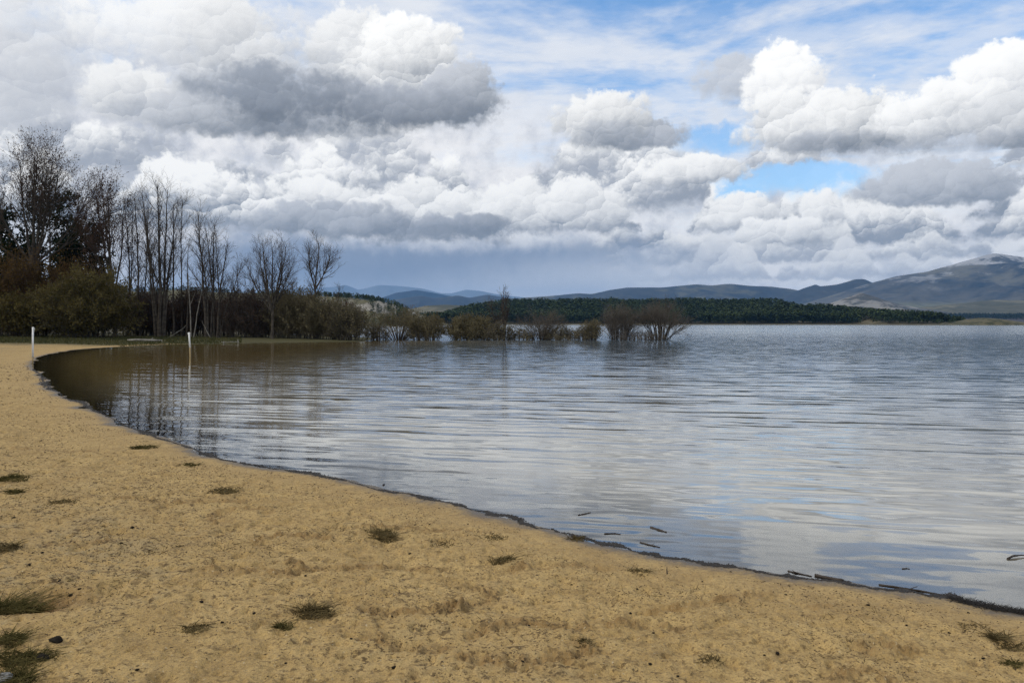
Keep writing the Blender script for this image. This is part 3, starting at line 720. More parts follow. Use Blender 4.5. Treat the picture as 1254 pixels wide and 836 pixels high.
# ---- air: an even haze in one closed box
HZ = True
def haze_box():
    x, y0, y1, z0, z1 = 18500, -19500, 19500, -8.0, 790.0
    z0 = -10.0
    v = [(-x, y0, z0), (x, y0, z0), (x, y1, z0), (-x, y1, z0), (-x, y0, z1), (x, y0, z1), (x, y1, z1), (-x, y1, z1)]
    v = [(a * 1.1, b_, c_) for a, b_, c_ in v]
    f = [(0, 3, 2, 1), (4, 5, 6, 7), (0, 1, 5, 4), (1, 2, 6, 5), (2, 3, 7, 6), (3, 0, 4, 7)]
    m = bpy.data.materials.new('haze_air'); m.use_nodes = True; t = m.node_tree; t.nodes.clear()
    pv = t.nodes.new('ShaderNodeVolumePrincipled'); o = t.nodes.new('ShaderNodeOutputMaterial'); t.links.new(pv.outputs[0], o.inputs['Volume'])
    pv.inputs['Color'].default_value = (0.22, 0.52, 1.0, 1); pv.inputs['Density'].default_value = 4.5e-5; pv.inputs['Anisotropy'].default_value = 0.0
    h = obj('haze', mesh_np('haze', v, f, False), m); tag(h, 'pale blue haze lying over the lake and hills', 'haze', kind='stuff')
if HZ: haze_box()
# ------------------------------------------------------------------ branching plants, grown with numpy
def unit(v): return v / (np.linalg.norm(v, axis=-1, keepdims=True) + 1e-9)
def sample_line(P, t):
    """point and direction at t (0..1) on polylines P (B,K,3)"""
    B, K_, _ = P.shape; f = np.clip(t, 0, 0.999) * (K_ - 1); i = f.astype(int); w = (f - i)[:, None]
    a = P[np.arange(B), i]; c = P[np.arange(B), i + 1]
    return a + (c - a) * w, unit(c - a)
def sprout(rng, P, Rd, n, t0, t1, length, lsd, ang, asd, up, K_=4, taper=0.35, rfac=0.55, rmin=0.006, wander=0.12, tfall=0.55):
    """n children on every branch; returns their polylines and radii"""
    B = len(P); idx = np.repeat(np.arange(B), n)
    t = t0 + (t1 - t0) * ((np.tile(np.arange(n), B) + rng.rand(B * n)) / n)
    p0, T = sample_line(P[idx], t)
    Kp = Rd.shape[1]; rp = Rd[idx, np.clip((t * (Kp - 1)).astype(int), 0, Kp - 1)]
    az = np.tile(np.arange(n) * 2.4, B) + np.repeat(rng.rand(B) * 6.28, n) + rng.randn(B * n) * 0.5
    a = np.where(np.abs(T[:, 2:3]) > 0.95, np.array([[1.0, 0, 0]]), np.array([[0, 0, 1.0]]))
    u = unit(np.cross(T, a)); v = np.cross(T, u)
    perp = u * np.cos(az)[:, None] + v * np.sin(az)[:, None]
    an = ang + rng.randn(B * n) * asd
    d = T * np.cos(an)[:, None] + perp * np.sin(an)[:, None]
    L = length * np.clip(1 + rng.randn(B * n) * lsd, 0.3, 2) * (1 - tfall * t)
    pts = [p0]; 
    for k in range(1, K_):
        d = unit(d + np.array([0, 0, 1.0]) * up / K_ + rng.randn(B * n, 3) * wander)
        pts.append(pts[-1] + d * (L / (K_ - 1))[:, None])
    pts = np.stack(pts, 1)
    r0 = np.maximum(rp * rfac, rmin)
    rad = r0[:, None] * np.linspace(1, taper, K_)[None, :]
    return pts, np.maximum(rad, rmin * 0.6)
def tubes(sets, sides=3):
    V = []; Fc = []; o = 0
    for P, Rd in sets:
        B, K_, _ = P.shape
        T = np.empty_like(P); T[:, 1:-1] = P[:, 2:] - P[:, :-2]; T[:, 0] = P[:, 1] - P[:, 0]; T[:, -1] = P[:, -1] - P[:, -2]
        T = unit(T); a = np.where(np.abs(T[..., 2:3]) > 0.9, np.array([1.0, 0, 0]), np.array([0, 0, 1.0]))
        u = unit(np.cross(T, a)); w = np.cross(T, u)
        th = np.arange(sides) * 2 * math.pi / sides
        ring = P[:, :, None, :] + (u[:, :, None, :] * np.cos(th)[:, None] + w[:, :, None, :] * np.sin(th)[:, None]) * Rd[:, :, None, None]
        V.append(ring.reshape(-1, 3))
        base = (np.arange(B)[:, None, None] * K_ + np.arange(K_ - 1)[None, :, None]) * sides
        s0 = np.arange(sides)[None, None, :]; s1 = (s0 + 1) % sides
        Fc.append(np.stack([base + s0, base + s1, base + sides + s1, base + sides + s0], -1).reshape(-1, 4) + o)
        o += B * K_ * sides
    return np.concatenate(V), np.concatenate(Fc)
def leaf_quads(rng, P, n, size, spread, aspect=1.6, t0=0.3):
    """n small leaves or buds on every twig"""
    B = len(P); idx = np.repeat(np.arange(B), n); t = rng.uniform(t0, 1.0, B * n)
    c, T = sample_line(P[idx], t); c = c + rng.randn(B * n, 3) * spread
    s = size * rng.uniform(0.6, 1.4, B * n)[:, None]
    a = unit(T + rng.randn(B * n, 3) * 0.7); u = unit(np.cross(a, rng.randn(B * n, 3)))
    a = a * s * aspect * 0.5; u = u * s * 0.5
    v = np.stack([c - a, c + u, c + a, c - u], 1).reshape(-1, 3)
    return v, np.arange(len(v)).reshape(-1, 4)
def bark_mat(name, c0, c1, scale=3.0):
    m, b = mat(name); P = b.node('ShaderNodeTexCoord').outputs['Object']
    n = b.noise(P, scale, 4, 0.65)
    finish(b, princ(b, b.mix(b.rng(n, 0.35, 0.65), c0, c1), 0.9, None, 0.15)); return m
def leaf_mat(name, c0, c1, scale=0.8):
    m, b = mat(name); P = b.node('ShaderNodeTexCoord').outputs['Object']
    n = b.noise(P, scale, 4, 0.65)
    col = b.mix(b.rng(n, 0.36, 0.64), c0, c1)
    d = b.node('ShaderNodeBsdfDiffuse'); b.link(col.s, d.inputs[0])
    tl = b.node('ShaderNodeBsdfTranslucent'); b.link(col.s, tl.inputs[0])
    mx = b.node('ShaderNodeMixShader'); mx.inputs[0].default_value = 0.25; b.link(d.outputs[0], mx.inputs[1]); b.link(tl.outputs[0], mx.inputs[2])
    finish(b, mx.outputs[0]); return m
m_bark = bark_mat('grey_brown_bark', (0.042, 0.034, 0.026), (0.098, 0.082, 0.064))
m_twig = bark_mat('brown_twig', (0.052, 0.042, 0.034), (0.092, 0.074, 0.058), 1.0)
m_twigr = bark_mat('reddish_twig', (0.056, 0.034, 0.024), (0.095, 0.058, 0.038), 1.0)
m_willow = bark_mat('willow_twig', (0.105, 0.086, 0.054), (0.175, 0.142, 0.090), 1.0)
m_willow2 = bark_mat('grey_willow_twig', (0.088, 0.075, 0.060), (0.150, 0.126, 0.100), 1.0)
m_pale = bark_mat('bleached_wood', (0.16, 0.145, 0.12), (0.30, 0.275, 0.235), 2.0)
m_bud = leaf_mat('dark_red_buds', (0.055, 0.036, 0.028), (0.110, 0.070, 0.052))
m_olive = leaf_mat('olive_leaves', (0.062, 0.054, 0.020), (0.135, 0.108, 0.038), 0.5)
m_rust = leaf_mat('rusty_leaves', (0.070, 0.046, 0.017), (0.140, 0.086, 0.030), 0.5)
m_tan = leaf_mat('tan_catkins', (0.115, 0.100, 0.055), (0.200, 0.168, 0.092), 0.5)
m_needle = leaf_mat('dark_needles', (0.008, 0.014, 0.007), (0.024, 0.034, 0.013), 0.7)

def put_parts(root, parts):
    for n, v, f, m in parts: obj(n, mesh_np(n, v, f, n != 'foliage'), m, root)
def place(px, D):
    x = (px - CX) * D / F
    z = float(beach_z(np.array([x]), np.array([float(D)]))[0]) if D < 122 else 0.3
    return x, float(D), z
def bare_tree(label, px, D, limbs, group=None, buds=0, seed=0, r0=0.17, br=22, tw=(7, 6), blen=0.30, ang=0.62, up=0.55, fork=0.0, tmin=0.30, mt=None, cat='bare tree', twig_r=0.0085):
    """limbs: [(base px, top px, top py, lean in metres towards the viewer)] main stems; photo pixels at distance D"""
    rng = np.random.RandomState(100 + seed); k = D / F
    x0, y0, z0 = place(px, D)
    root = thing('bare_tree', label, cat, (x0, y0, z0 - 0.1), group)
    P = []; Rr = []; Kt = 10
    ht = max((HY - l[2]) * k + H - z0 for l in limbs)
    for i, (bx, tx, ty, lean) in enumerate(limbs):
        top = np.array([(tx - px) * k, lean, ((HY - ty) * k + H - z0) * 0.925]); bot = np.array([(bx - px) * k, 0.15 * (i % 3 - 1), 0.0])
        t = np.linspace(0, 1, Kt)[:, None]
        if fork > 0 and i > 0:                       # limbs leave a common trunk
            f0 = bot * 0 + np.array([0, 0, fork]); q = f0 + (top - f0) * t; out = (top - f0) * np.array([1, 1, 0]); q = q + out * (t * (1 - t)) * 0.55
        else:
            q = bot + (top - bot) * t; q = q + np.array([(bx - tx) * k * 0.15, 0, 0]) * np.sin(t * math.pi)
        q = q + np.cumsum(rng.randn(Kt, 3) * np.array([1, 1, 0.2]) * 0.055, 0) * np.minimum(t * 3, 1)
        P.append(q); rr_ = r0 * (0.75 if i else 1.0) * (top[2] / ht) * (1 - 0.90 * t[:, 0]) ** 0.9 + 0.012; 
        if i == 0: rr_[0] *= 1.35
        Rr.append(rr_)
    P = np.stack(P); Rr = np.stack(Rr) * 0.9
    hl = ht * blen
    b1 = sprout(rng, P, Rr, br, tmin, 0.98, hl, 0.25, ang, 0.14, up, 6, 0.25, 0.45, 0.012, 0.10, 0.62)
    b2 = sprout(rng, *b1, tw[0], 0.18, 1.0, hl * 0.40, 0.3, 0.60, 0.18, up * 0.8, 4, 0.4, 0.55, twig_r, 0.12, 0.4)
    b3 = sprout(rng, *b2, tw[1], 0.15, 1.0, hl * 0.17, 0.3, 0.60, 0.2, up * 0.6, 3, 0.6, 0.6, twig_r * 0.8, 0.14, 0.3)
    bt = sprout(rng, P, Rr, br, 0.55, 1.0, hl * 0.3, 0.3, 0.5, 0.15, up, 3, 0.5, 0.4, twig_r, 0.1, 0.3)
    v, f = tubes([(P, Rr)], 7); parts = [('trunk', v, f, m_bark)]
    v, f = tubes([b1], 4); parts.append(('branches', v, f, m_bark))
    v, f = tubes([b2, b3, bt], 3); parts.append(('twigs', v, f, mt or m_twig))
    if buds:
        v, f = leaf_quads(rng, np.concatenate([b3[0], bt[0]]), buds, 0.085, 0.04); parts.append(('foliage', v, f, m_bud))
    put_parts(root, parts); return root
def shrub(label, px, D, hw, top, seed=0, stems=26, tw=(9, 7), leaves=0, leaf=0.11, ml=None, mt=None, spread=0.9, base=0.35, up=0.5, group=None, cat='shrub', name='shrub', twig_r=0.011, water=False, sr=0.035, depth=0.8, lt=0.1, t0=0.02, lowf=0.30):
    """a many-stemmed bush; hw = half width in photo pixels, top = photo row of its top"""
    rng = np.random.RandomState(500 + seed); k = D / F
    x0, y0, z0 = place(px, D)
    if water: z0 = -0.15
    root = thing(name, label, cat, (x0, y0, z0 - 0.05), group)
    h = (HY - top) * k + H - z0; w = hw * k
    a = rng.rand(stems) * 6.28; q = np.sqrt(rng.rand(stems)); Kt = 6
    bx = np.stack([np.cos(a) * w * base * q, np.sin(a) * w * base * q * depth, np.zeros(stems)], -1)
    rr_ = np.clip(q * spread * rng.uniform(0.75, 1.15, stems), 0, 1.1)
    hh = h * np.sqrt(np.clip(1.08 - rr_ ** 2 * 0.80, 0.12, 1)) * (lowf + (0.97 - lowf) * rng.rand(stems) ** 0.6)
    tp = np.stack([np.cos(a) * w * rr_, np.sin(a) * w * rr_ * depth, hh], -1)
    t = np.linspace(0, 1, Kt)[None, :, None]
    P = bx[:, None] + (tp - bx)[:, None] * t
    P = P + np.stack([np.zeros((stems, Kt)), np.zeros((stems, Kt)), (hh * 0.22)[:, None] * np.sin(np.linspace(0, math.pi, Kt))[None]], -1)
    P = P + np.cumsum(rng.randn(stems, Kt, 3) * 0.05, 1) * t
    Rr = sr * rng.uniform(0.6, 1.3, stems)[:, None] * np.linspace(1, 0.3, Kt)[None]
    hl = h * 0.42
    b1 = sprout(rng, P, Rr, tw[0], t0, 1.0, hl, 0.3, 0.75, 0.25, up, 4, 0.4, 0.5, twig_r, 0.12, 0.35)
    b2 = sprout(rng, *b1, tw[1], 0.1, 1.0, hl * 0.38, 0.3, 0.65, 0.22, up * 0.6, 3, 0.6, 0.6, twig_r * 0.75, 0.15, 0.3)
    v, f = tubes([(P, Rr)], 5); parts = [('stems', v, f, m_bark)]
    v, f = tubes([b1, b2], 3); parts.append(('twigs', v, f, mt or m_willow))
    if leaves:
        v, f = leaf_quads(rng, np.concatenate([b2[0]]), leaves, leaf, leaf * 0.8, 1.7, lt); parts.append(('foliage', v, f, ml or m_olive))
    put_parts(root, parts); return root
def pine(label, px, D, hw, top, seed=0, low=0.12, n=26):
    """a dark conifer: trunk, whorled limbs and clumps of needle sprays"""
    rng = np.random.RandomState(900 + seed); k = D / F; x0, y0, z0 = place(px, D)
    root = thing('pine_tree', label, 'pine tree', (x0, y0, z0 - 0.1))
    h = (HY - top) * k + H - z0; w = hw * k
    P = (np.array([0, 0, 1.0]) * np.linspace(0, h * 0.97, 9)[:, None] + np.cumsum(rng.randn(9, 3) * 0.05 * np.array([1, 1, 0]), 0))[None]
    Rr = np.linspace(0.22, 0.03, 9)[None]
    b1 = sprout(rng, P, Rr, n * 3, low, 0.97, w * 1.25, 0.28, 1.25, 0.16, 0.45, 5, 0.3, 0.35, 0.02, 0.09, 0.72)
    b2 = sprout(rng, *b1, 7, 0.25, 1.0, w * 0.36, 0.3, 0.8, 0.2, 0.35, 3, 0.5, 0.5, 0.012, 0.1, 0.3)
    v, f = tubes([(P, Rr)], 7); parts = [('trunk', v, f, m_bark)]
    v, f = tubes([b1], 4); parts.append(('branches', v, f, m_bark))
    v, f = leaf_quads(rng, b2[0], 16, 0.20, 0.13, 1.9, 0.1); parts.append(('foliage', v, f, m_needle))
    put_parts(root, parts); return root

# ---- trees along the bank, left to right
bare_tree('tallest budding tree at the far left, wide fan crown over the dark pines', 40, 94, [(40, 47, 190, 0), (40, 16, 178, 1), (40, 70, 180, -1), (40, -10, 212, 1), (40, 98, 222, 1.5), (40, 34, 170, 2), (40, 58, 172, -2), (40, 82, 196, -1.5), (40, -24, 262, 0), (40, 112, 256, 0)],
          buds=2, seed=1, r0=0.26, br=15, tw=(7, 6), blen=0.26, ang=0.52, up=0.55, fork=8.0, tmin=0.28)
bare_tree('budding reddish tree second from the left, narrow upright crown', 140, 92, [(142, 124, 207, 0), (140, 112, 225, 1), (141, 140, 213, -1), (141, 104, 250, 0), (142, 152, 240, 0)], buds=2, seed=2, r0=0.20, br=15, tw=(7, 6), blen=0.24, ang=0.50, up=0.6, fork=4.5, tmin=0.25, mt=m_twigr)
bare_tree('slim bare poplar with one straight stem, tight against the reddish tree', 158, 94, [(160, 153, 232, 0), (158, 160, 246, 1)], seed=13, r0=0.14, br=18, tw=(6, 5), blen=0.2, ang=0.5)
bare_tree('slim bare poplar beside the reddish budding tree', 172, 93, [(172, 166, 222, 0), (176, 180, 240, 1)], seed=3, r0=0.15, br=20, tw=(6, 5), blen=0.22, ang=0.55)
bare_tree('thick-stemmed bare poplar with the fullest crown of the leafless row', 194, 90, [(196, 192, 212, 0), (199, 204, 215, 0.5), (193, 180, 224, -0.8), (191, 171, 240, 0.6), (201, 215, 240, 1)], seed=4, r0=0.24, br=17, tw=(6, 6), blen=0.22, ang=0.50, fork=0.0, tmin=0.24)
bare_tree('tall thin bare poplar with two stems right of the thickest poplar', 216, 92, [(214, 210, 236, 0), (222, 223, 228, 0.5)], seed=5, r0=0.14, br=18, tw=(6, 5), blen=0.19, ang=0.6, tmin=0.4)
bare_tree('broken bare trunk with a few crooked twigs, thinnest in the row', 229, 90, [(229, 231, 292, 0)], seed=6, r0=0.10, br=9, tw=(3, 3), blen=0.16, ang=0.9, tmin=0.5, up=0.3)
bare_tree('bare twin-stemmed poplar with pale foot beside the white post', 256, 89, [(253, 246, 250, 0), (258, 262, 262, 0.5), (262, 255, 268, -0.5), (256, 238, 272, 0)], seed=7, r0=0.20, br=17, tw=(6, 5), blen=0.24, ang=0.55, fork=0.0)
bare_tree('low forked bare poplar leaning right out of the thicket', 268, 89, [(267, 276, 288, 0), (269, 292, 312, 0.5), (270, 264, 282, -0.5)], seed=8, r0=0.15, br=15, tw=(5, 5), blen=0.24, ang=0.6, tmin=0.35)
bare_tree('spreading many-stemmed bare tree rising from the thicket at the waterside', 333, 87, [(334, 333, 292, 0), (335, 318, 298, 0.5), (333, 348, 296, -0.5), (332, 302, 318, 0.5), (336, 356, 318, 0), (335, 326, 289, -1), (334, 341, 290, 1)], seed=9, r0=0.19, br=14, tw=(6, 5), blen=0.27, ang=0.60, fork=3.0, tmin=0.2)
bare_tree('lone bare tree standing clear at the right end of the row', 386, 90, [(386, 391, 284, 0), (386, 403, 300, 0.5), (386, 380, 300, -0.5)], seed=10, r0=0.17, br=18, tw=(6, 5), blen=0.24, ang=0.68, fork=5.5, tmin=0.22)
bare_tree('pair of thin bare saplings behind the spreading tree', 318, 97, [(316, 311, 330, 0), (322, 324, 326, 0.5)], seed=11, r0=0.08, br=12, tw=(4, 4), blen=0.2, ang=0.6)
bare_tree('small bare birch standing in the lake among the low bushes', 616, 92, [(617, 613, 350, 0), (619, 621, 356, 0.4), (616, 603, 368, -0.3)], seed=12, r0=0.11, br=18, tw=(5, 4), blen=0.24, ang=0.5, buds=0, mt=m_twigr, tmin=0.35)
for i, (px, tp, D, lab) in enumerate(((186, 330, 97, 'thin bare sapling standing in the thicket behind the thickest poplar'), (287, 322, 96, 'thin bare sapling between the twin-stemmed poplar and the spreading tree'), (363, 338, 95, 'short bare sapling in the thicket left of the lone bare tree'), (412, 346, 94, 'short bare sapling at the right end of the thicket'))):
    bare_tree(lab, px, D, [(px, px + (-4, 5, -3, 6)[i], tp, 0), (px + 2, px + (5, -4, 4, -2)[i], tp + 12, 0.4)], seed=20 + i, r0=0.07, br=14, tw=(5, 4), blen=0.24, ang=0.55, cat='bare sapling')
# dead leaning stems
def dead_stem(label, a, c, D, r=0.07, twigs=4, seed=0):
    rng = np.random.RandomState(1300 + seed); k = D / F
    x0, y0, z0 = place(a[0], D); root = thing('dead_stem', label, 'dead tree', (x0, y0, z0 - 0.1))
    top = np.array([(c[0] - a[0]) * k, 0.4, (a[1] - c[1]) * k]); t = np.linspace(0, 1, 7)[:, None]
    P = (top * t + np.cumsum(rng.randn(7, 3) * 0.06, 0) * t)[None]; Rr = (r * np.linspace(1, 0.35, 7))[None]
    b1 = sprout(rng, P, Rr, twigs, 0.4, 1.0, np.linalg.norm(top) * 0.25, 0.3, 0.7, 0.2, 0.3, 4, 0.4, 0.5, 0.014)
    v, f = tubes([(P, Rr)], 6); put_parts(root, [('trunk', v, f, m_pale)])
    for i in range(twigs):
        v, f = tubes([(b1[0][i:i + 1], b1[1][i:i + 1])], 5); put_parts(root, [('branch', v, f, m_pale)])
dead_stem('pale dead stem leaning left under the poplars', (237, 402), (245, 345), 88, 0.07, 4, 1)
dead_stem('bleached dead trunk leaning right beside the white post', (234, 408), (229, 330), 88.5, 0.08, 3, 2)
dead_stem('fallen pale branch propped low on the green bank', (206, 412), (226, 397), 87, 0.06, 2, 3)
dead_stem('thin pale branch slanting into the water by the poplar foot', (258, 416), (244, 392), 87.5, 0.05, 2, 4)

# ---- dark pines behind, left edge
pine('dark pine cut by the left edge, behind the tallest tree', -8, 108, 48, 255, 1)
pine('tallest dark pine, pointed top inside the fan-shaped bare crown', 60, 110, 50, 232, 2)
pine('round dark pine between the tallest tree and the reddish tree', 104, 107, 38, 272, 3)
pine('short dark pine low behind the olive bush', 84, 103, 26, 290, 4)
pine('short dark pine standing behind the rusty bush at the left', 22, 104, 36, 296, 5)

# ---- shrubs on the bank
T = dict(mt=m_willow)
shrub('rusty brown bush at the left edge beneath the tallest tree', 6, 88, 60, 318, 1, 60, (10, 7), 3, 0.13, m_rust, m_twigr, up=0.4)
shrub('rusty bush with orange tips behind the olive bush', 96, 92, 46, 328, 2, 50, (10, 7), 3, 0.12, m_rust, m_twigr)
shrub('broad olive green bush spreading over the sand point', 108, 84, 60, 342, 3, 80, (11, 8), 4, 0.14, m_olive, m_willow, up=0.35, base=0.5)
shrub('low olive bush in front of the rusty bush at the left', 34, 84, 44, 366, 4, 56, (10, 7), 4, 0.13, m_olive, m_twigr, up=0.35, base=0.5)
shrub('dense dark bush right behind the white post on the sand', 60, 89, 44, 350, 15, 56, (10, 7), 4, 0.13, m_rust, m_twigr, up=0.35, base=0.5)
for i, (px, D, hw, tp, lab, m_, lv, ml_) in enumerate((
        (172, 94, 34, 362, 'brown thicket bush between the olive bush and the thickest poplar', m_twig, 2, m_bud),
        (208, 95, 32, 366, 'low dark thicket bush under the thickest poplar', m_twig, 2, m_bud),
        (238, 94, 30, 364, 'dark thicket bush behind the leaning dead stems', m_twig, 2, m_bud),
        (272, 95, 32, 366, 'dark thicket bush behind the twin-stemmed poplar', m_twig, 2, m_bud),
        (300, 91, 36, 362, 'grey-brown thicket bush left of the spreading tree', m_willow2, 2, m_bud),
        (330, 93, 34, 366, 'grey-brown thicket bush at the foot of the spreading tree', m_willow2, 2, m_bud),
        (362, 90, 38, 362, 'olive-brown willow bush right of the spreading tree', m_willow, 3, m_tan),
        (398, 89, 38, 366, 'olive-brown willow bush below the lone bare tree', m_willow, 3, m_tan),
        (424, 88, 32, 370, 'greyer willow bush at the right end of the thicket', m_willow2, 2, m_tan))):
    shrub(lab, px, D, hw, tp + (-3, 6, -6, 4, -4, 5, -5, 3, 6)[i], 30 + i, 56, (10, 7), lv, 0.10, ml_, m_, up=0.4, base=0.6, cat='thicket bush', group='bushes of the waterside thicket')
for i, (px, D, hw, tp) in enumerate(((184, 108, 40, 364), (232, 110, 40, 368), (284, 109, 42, 368), (336, 108, 40, 370), (380, 107, 38, 370), (416, 104, 30, 376))):
    shrub(('dark bush deep in the thicket behind the thickest poplar', 'dark bush deep in the thicket behind the leaning dead stems', 'dark bush deep in the thicket left of the spreading tree', 'dark bush deep in the thicket right behind the spreading tree',
           'dark bush deep in the thicket behind the lone bare tree', 'low dark bush deep at the right end of the thicket')[i], px, D, hw, tp, 80 + i, 60, (10, 7), 2, 0.12, m_bud, m_twig, up=0.4, base=0.8, cat='thicket bush', group='bushes of the waterside thicket', lowf=0.2)
# ---- bushes standing in the lake
W = dict(water=True, cat='bush', group='bushes standing in the lake')
shrub('arching willow bush in the lake, stems bare above bright water', 488, 93, 46, 379, 50, 30, (9, 8), 1, 0.09, m_tan, m_willow, spread=1.0, base=0.15, up=0.35, t0=0.40, sr=0.05, lowf=0.5, **W)
shrub('ochre-topped bush in the lake right of the arching willow', 522, 91, 26, 386, 51, 45, (10, 7), 2, 0.09, m_tan, m_willow, base=0.6, **W)
shrub('rounded olive bush in the lake left of the small birch', 578, 92, 34, 389, 52, 61, (10, 7), 3, 0.09, m_tan, m_willow, base=0.7, **W)
shrub('low olive bush in the lake under the small birch', 606, 91, 24, 397, 53, 45, (9, 7), 1, 0.08, m_tan, m_willow2, base=0.7, **W)
shrub('tangled grey bush in the lake right of the small birch', 664, 93, 36, 380, 54, 39, (10, 8), 0, 0.1, None, m_willow2, spread=1.05, base=0.25, sr=0.04, **W)
shrub('low spreading bush in the lake between the grey bushes', 694, 92, 34, 402, 55, 61, (9, 6), 1, 0.07, m_tan, m_willow2, base=0.8, **W)
shrub('small upright bush in the lake right of the low spreading bush', 722, 92, 18, 392, 56, 33, (9, 7), 1, 0.08, m_tan, m_willow, base=0.6, **W)
shrub('upright brown bush in the lake, second from the right end', 758, 93, 28, 376, 57, 51, (10, 7), 0, 0.1, None, m_willow2, base=0.45, up=0.8, **W)
shrub('large vase-shaped bush at the right end of the flooded row', 808, 93, 34, 373, 58, 39, (10, 8), 0, 0.1, None, m_willow2, spread=1.0, base=0.30, up=0.7, sr=0.055, t0=0.35, lowf=0.5, **W)
shrub('low brown twigs in the water at the foot of the right-hand bushes', 780, 91, 34, 405, 59, 45, (8, 6), 0, 0.1, None, m_willow2, base=0.85, **W)

shrub('low brown twigs in the water right of the small birch', 634, 92, 18, 402, 61, 26, (8, 6), 1, 0.08, m_tan, m_willow2, base=0.8, **W)
shrub('low grey twigs in the water at the left foot of the arching willow', 462, 92, 20, 398, 62, 26, (8, 6), 1, 0.08, m_tan, m_willow2, base=0.8, **W)

# ---- turf on the far bank: short grass, nobody could count it
rng = np.random.RandomState(77)
n = 26000
gy_ = rng.uniform(63, 88, n); gx_ = (rng.uniform(-140, 296, n) - CX) * gy_ / F
k = (signed(gx_, gy_) > 0.15) & (fbm(gx_ * 0.3, gy_ * 0.3, 2, 8) * 6 + gy_ > 69.5)
gx_, gy_ = gx_[k], gy_[k]; gz_ = beach_z(gx_, gy_); n = len(gx_)
hgt = rng.uniform(0.05, 0.20, n) * (0.6 + fbm(gx_ * 0.5, gy_ * 0.5, 2, 4)); an = rng.rand(n) * 6.28; wd = rng.uniform(0.02, 0.05, n)
c0 = np.stack([gx_, gy_, gz_ - 0.01], -1); sdv = np.stack([np.cos(an) * wd, np.sin(an) * wd, 0 * an], -1)
tipv = c0 + np.stack([rng.randn(n) * 0.05, rng.randn(n) * 0.05, hgt], -1)
v = np.stack([c0 - sdv, c0 + sdv, tipv], 1).reshape(-1, 3)
m_turf = far_leaf_mat('turf_blades', (0.048, 0.052, 0.017), (0.100, 0.090, 0.034), 0.8)
tag(obj('bank_grass', mesh_np('bank_grass', v, np.arange(len(v)).reshape(-1, 3), False), m_turf), 'strip of short green grass along the far bank under the trees', 'grass', kind='stuff')
# ------------------------------------------------------------------ posts
m_white, b = mat('white_plastic'); P = b.node('ShaderNodeTexCoord').outputs['Object']; X, Y, Z = b.sep(P)
n = b.noise(P, 9, 4, 0.6)
c = b.mix(b.rng(n, 0.4, 0.75) * 0.35, (0.78, 0.77, 0.74), (0.50, 0.46, 0.38))
m_pipe_dirty, b2 = mat('mud_stained_plastic'); P2 = b2.node('ShaderNodeTexCoord').outputs['Object']
n2_ = b2.noise(P2, 12, 4, 0.65)
finish(b2, princ(b2, b2.mix(n2_, (0.20, 0.135, 0.055), (0.42, 0.31, 0.16)), 0.7))
finish(b, princ(b, c, 0.5, None, 0.4))
def tube_obj(name, pts, r, m, parent, sides=14):
    pts = np.array(pts, float)[None]; rad = np.full(pts.shape[:2], r) if np.isscalar(r) else np.array(r, float)[None]
    v, f = tubes([(pts, rad)], sides)
    k = len(v); v = np.concatenate([v, pts[0, :1], pts[0, -1:]])
    f = f.tolist(); L = pts.shape[1]
    me = bpy.data.meshes.new(name)
    tri = [((i + 1) % sides, i, k) for i in range(sides)] + [((L - 1) * sides + i, (L - 1) * sides + (i + 1) % sides, k + 1) for i in range(sides)]
    me.from_pydata(v.tolist(), [], [tuple(q) for q in f] + tri)
    for p in me.polygons: p.use_smooth = len(p.vertices) == 4
    return obj(name, me, m, parent)
x, y, z = on_beach(40, 445)
k = m_per_px(y)
p1 = thing('post', 'white plastic post standing in the sand at the left end of the water', 'post', (x, y, z - 0.05))
tube_obj('foot', [(0, 0, -0.2), (0.002, 0, 0.10), (0.004, 0, 9 * k)], 0.036, m_pipe_dirty, p1)
tube_obj('pipe', [(0.004, 0, 9 * k), (0.006, 0, 25 * k), (0.012, 0, 46 * k)], 0.040, m_white, p1)
tube_obj('clip', [(0.045, 0, 45 * k), (0.085, 0, 44.6 * k), (0.095, 0, 42.6 * k), (0.085, 0, 40.5 * k), (0.045, 0, 40 * k)], 0.010, m_white, p1, 8)
x, y = wpt(232, 436.5); k = m_per_px(y)
p2 = thing('post', 'white plastic post with a bent top standing out in the water', 'post', (x, y, 0))
tube_obj('foot', [(0.10, 0, -0.6), (0.04, 0, 0), (0.025, 0, 11 * k)], 0.042, m_pipe_dirty, p2)
tube_obj('pipe', [(0.025, 0, 11 * k), (0.0, 0, 20 * k), (-0.02, 0, 29 * k)], 0.045, m_white, p2)
tube_obj('elbow', [(0.03, 0, 28.6 * k), (-0.02, 0, 28.9 * k), (-0.075, 0, 28.2 * k), (-0.082, 0, 26.8 * k)], 0.042, m_white, p2)

# ------------------------------------------------------------------ small things on the far bank
def blob(name, label, cat, x, y, z, sx, sy, sz, m, seed, group=None, parent=None, rough=0.35, sub=2):
    rng = np.random.RandomState(seed)
    import bmesh
    bm_ = bmesh.new(); bmesh.ops.create_icosphere(bm_, subdivisions=sub, radius=1.0)
    o = rng.rand(3) * 50
    for v in bm_.verts:
        q = v.co * 1.3
        f = 1 + rough * 2 * (float(fbm(np.array([q.x + o[0] + q.z * 0.7]), np.array([q.y + o[1] + q.z * 0.9]), 3, seed % 50)[0]) - 0.5)
        v.co = Vector((v.co.x * sx * f, v.co.y * sy * f, max(v.co.z, -0.6) * sz * f))
    me = bpy.data.meshes.new(name); bm_.to_mesh(me); bm_.free()
    for p in me.polygons: p.use_smooth = True
    ob = obj(name, me, m, None, (x, y, z)); ob.rotation_euler = (0, 0, rng.rand() * 6)
    return tag(ob, label, cat, group)
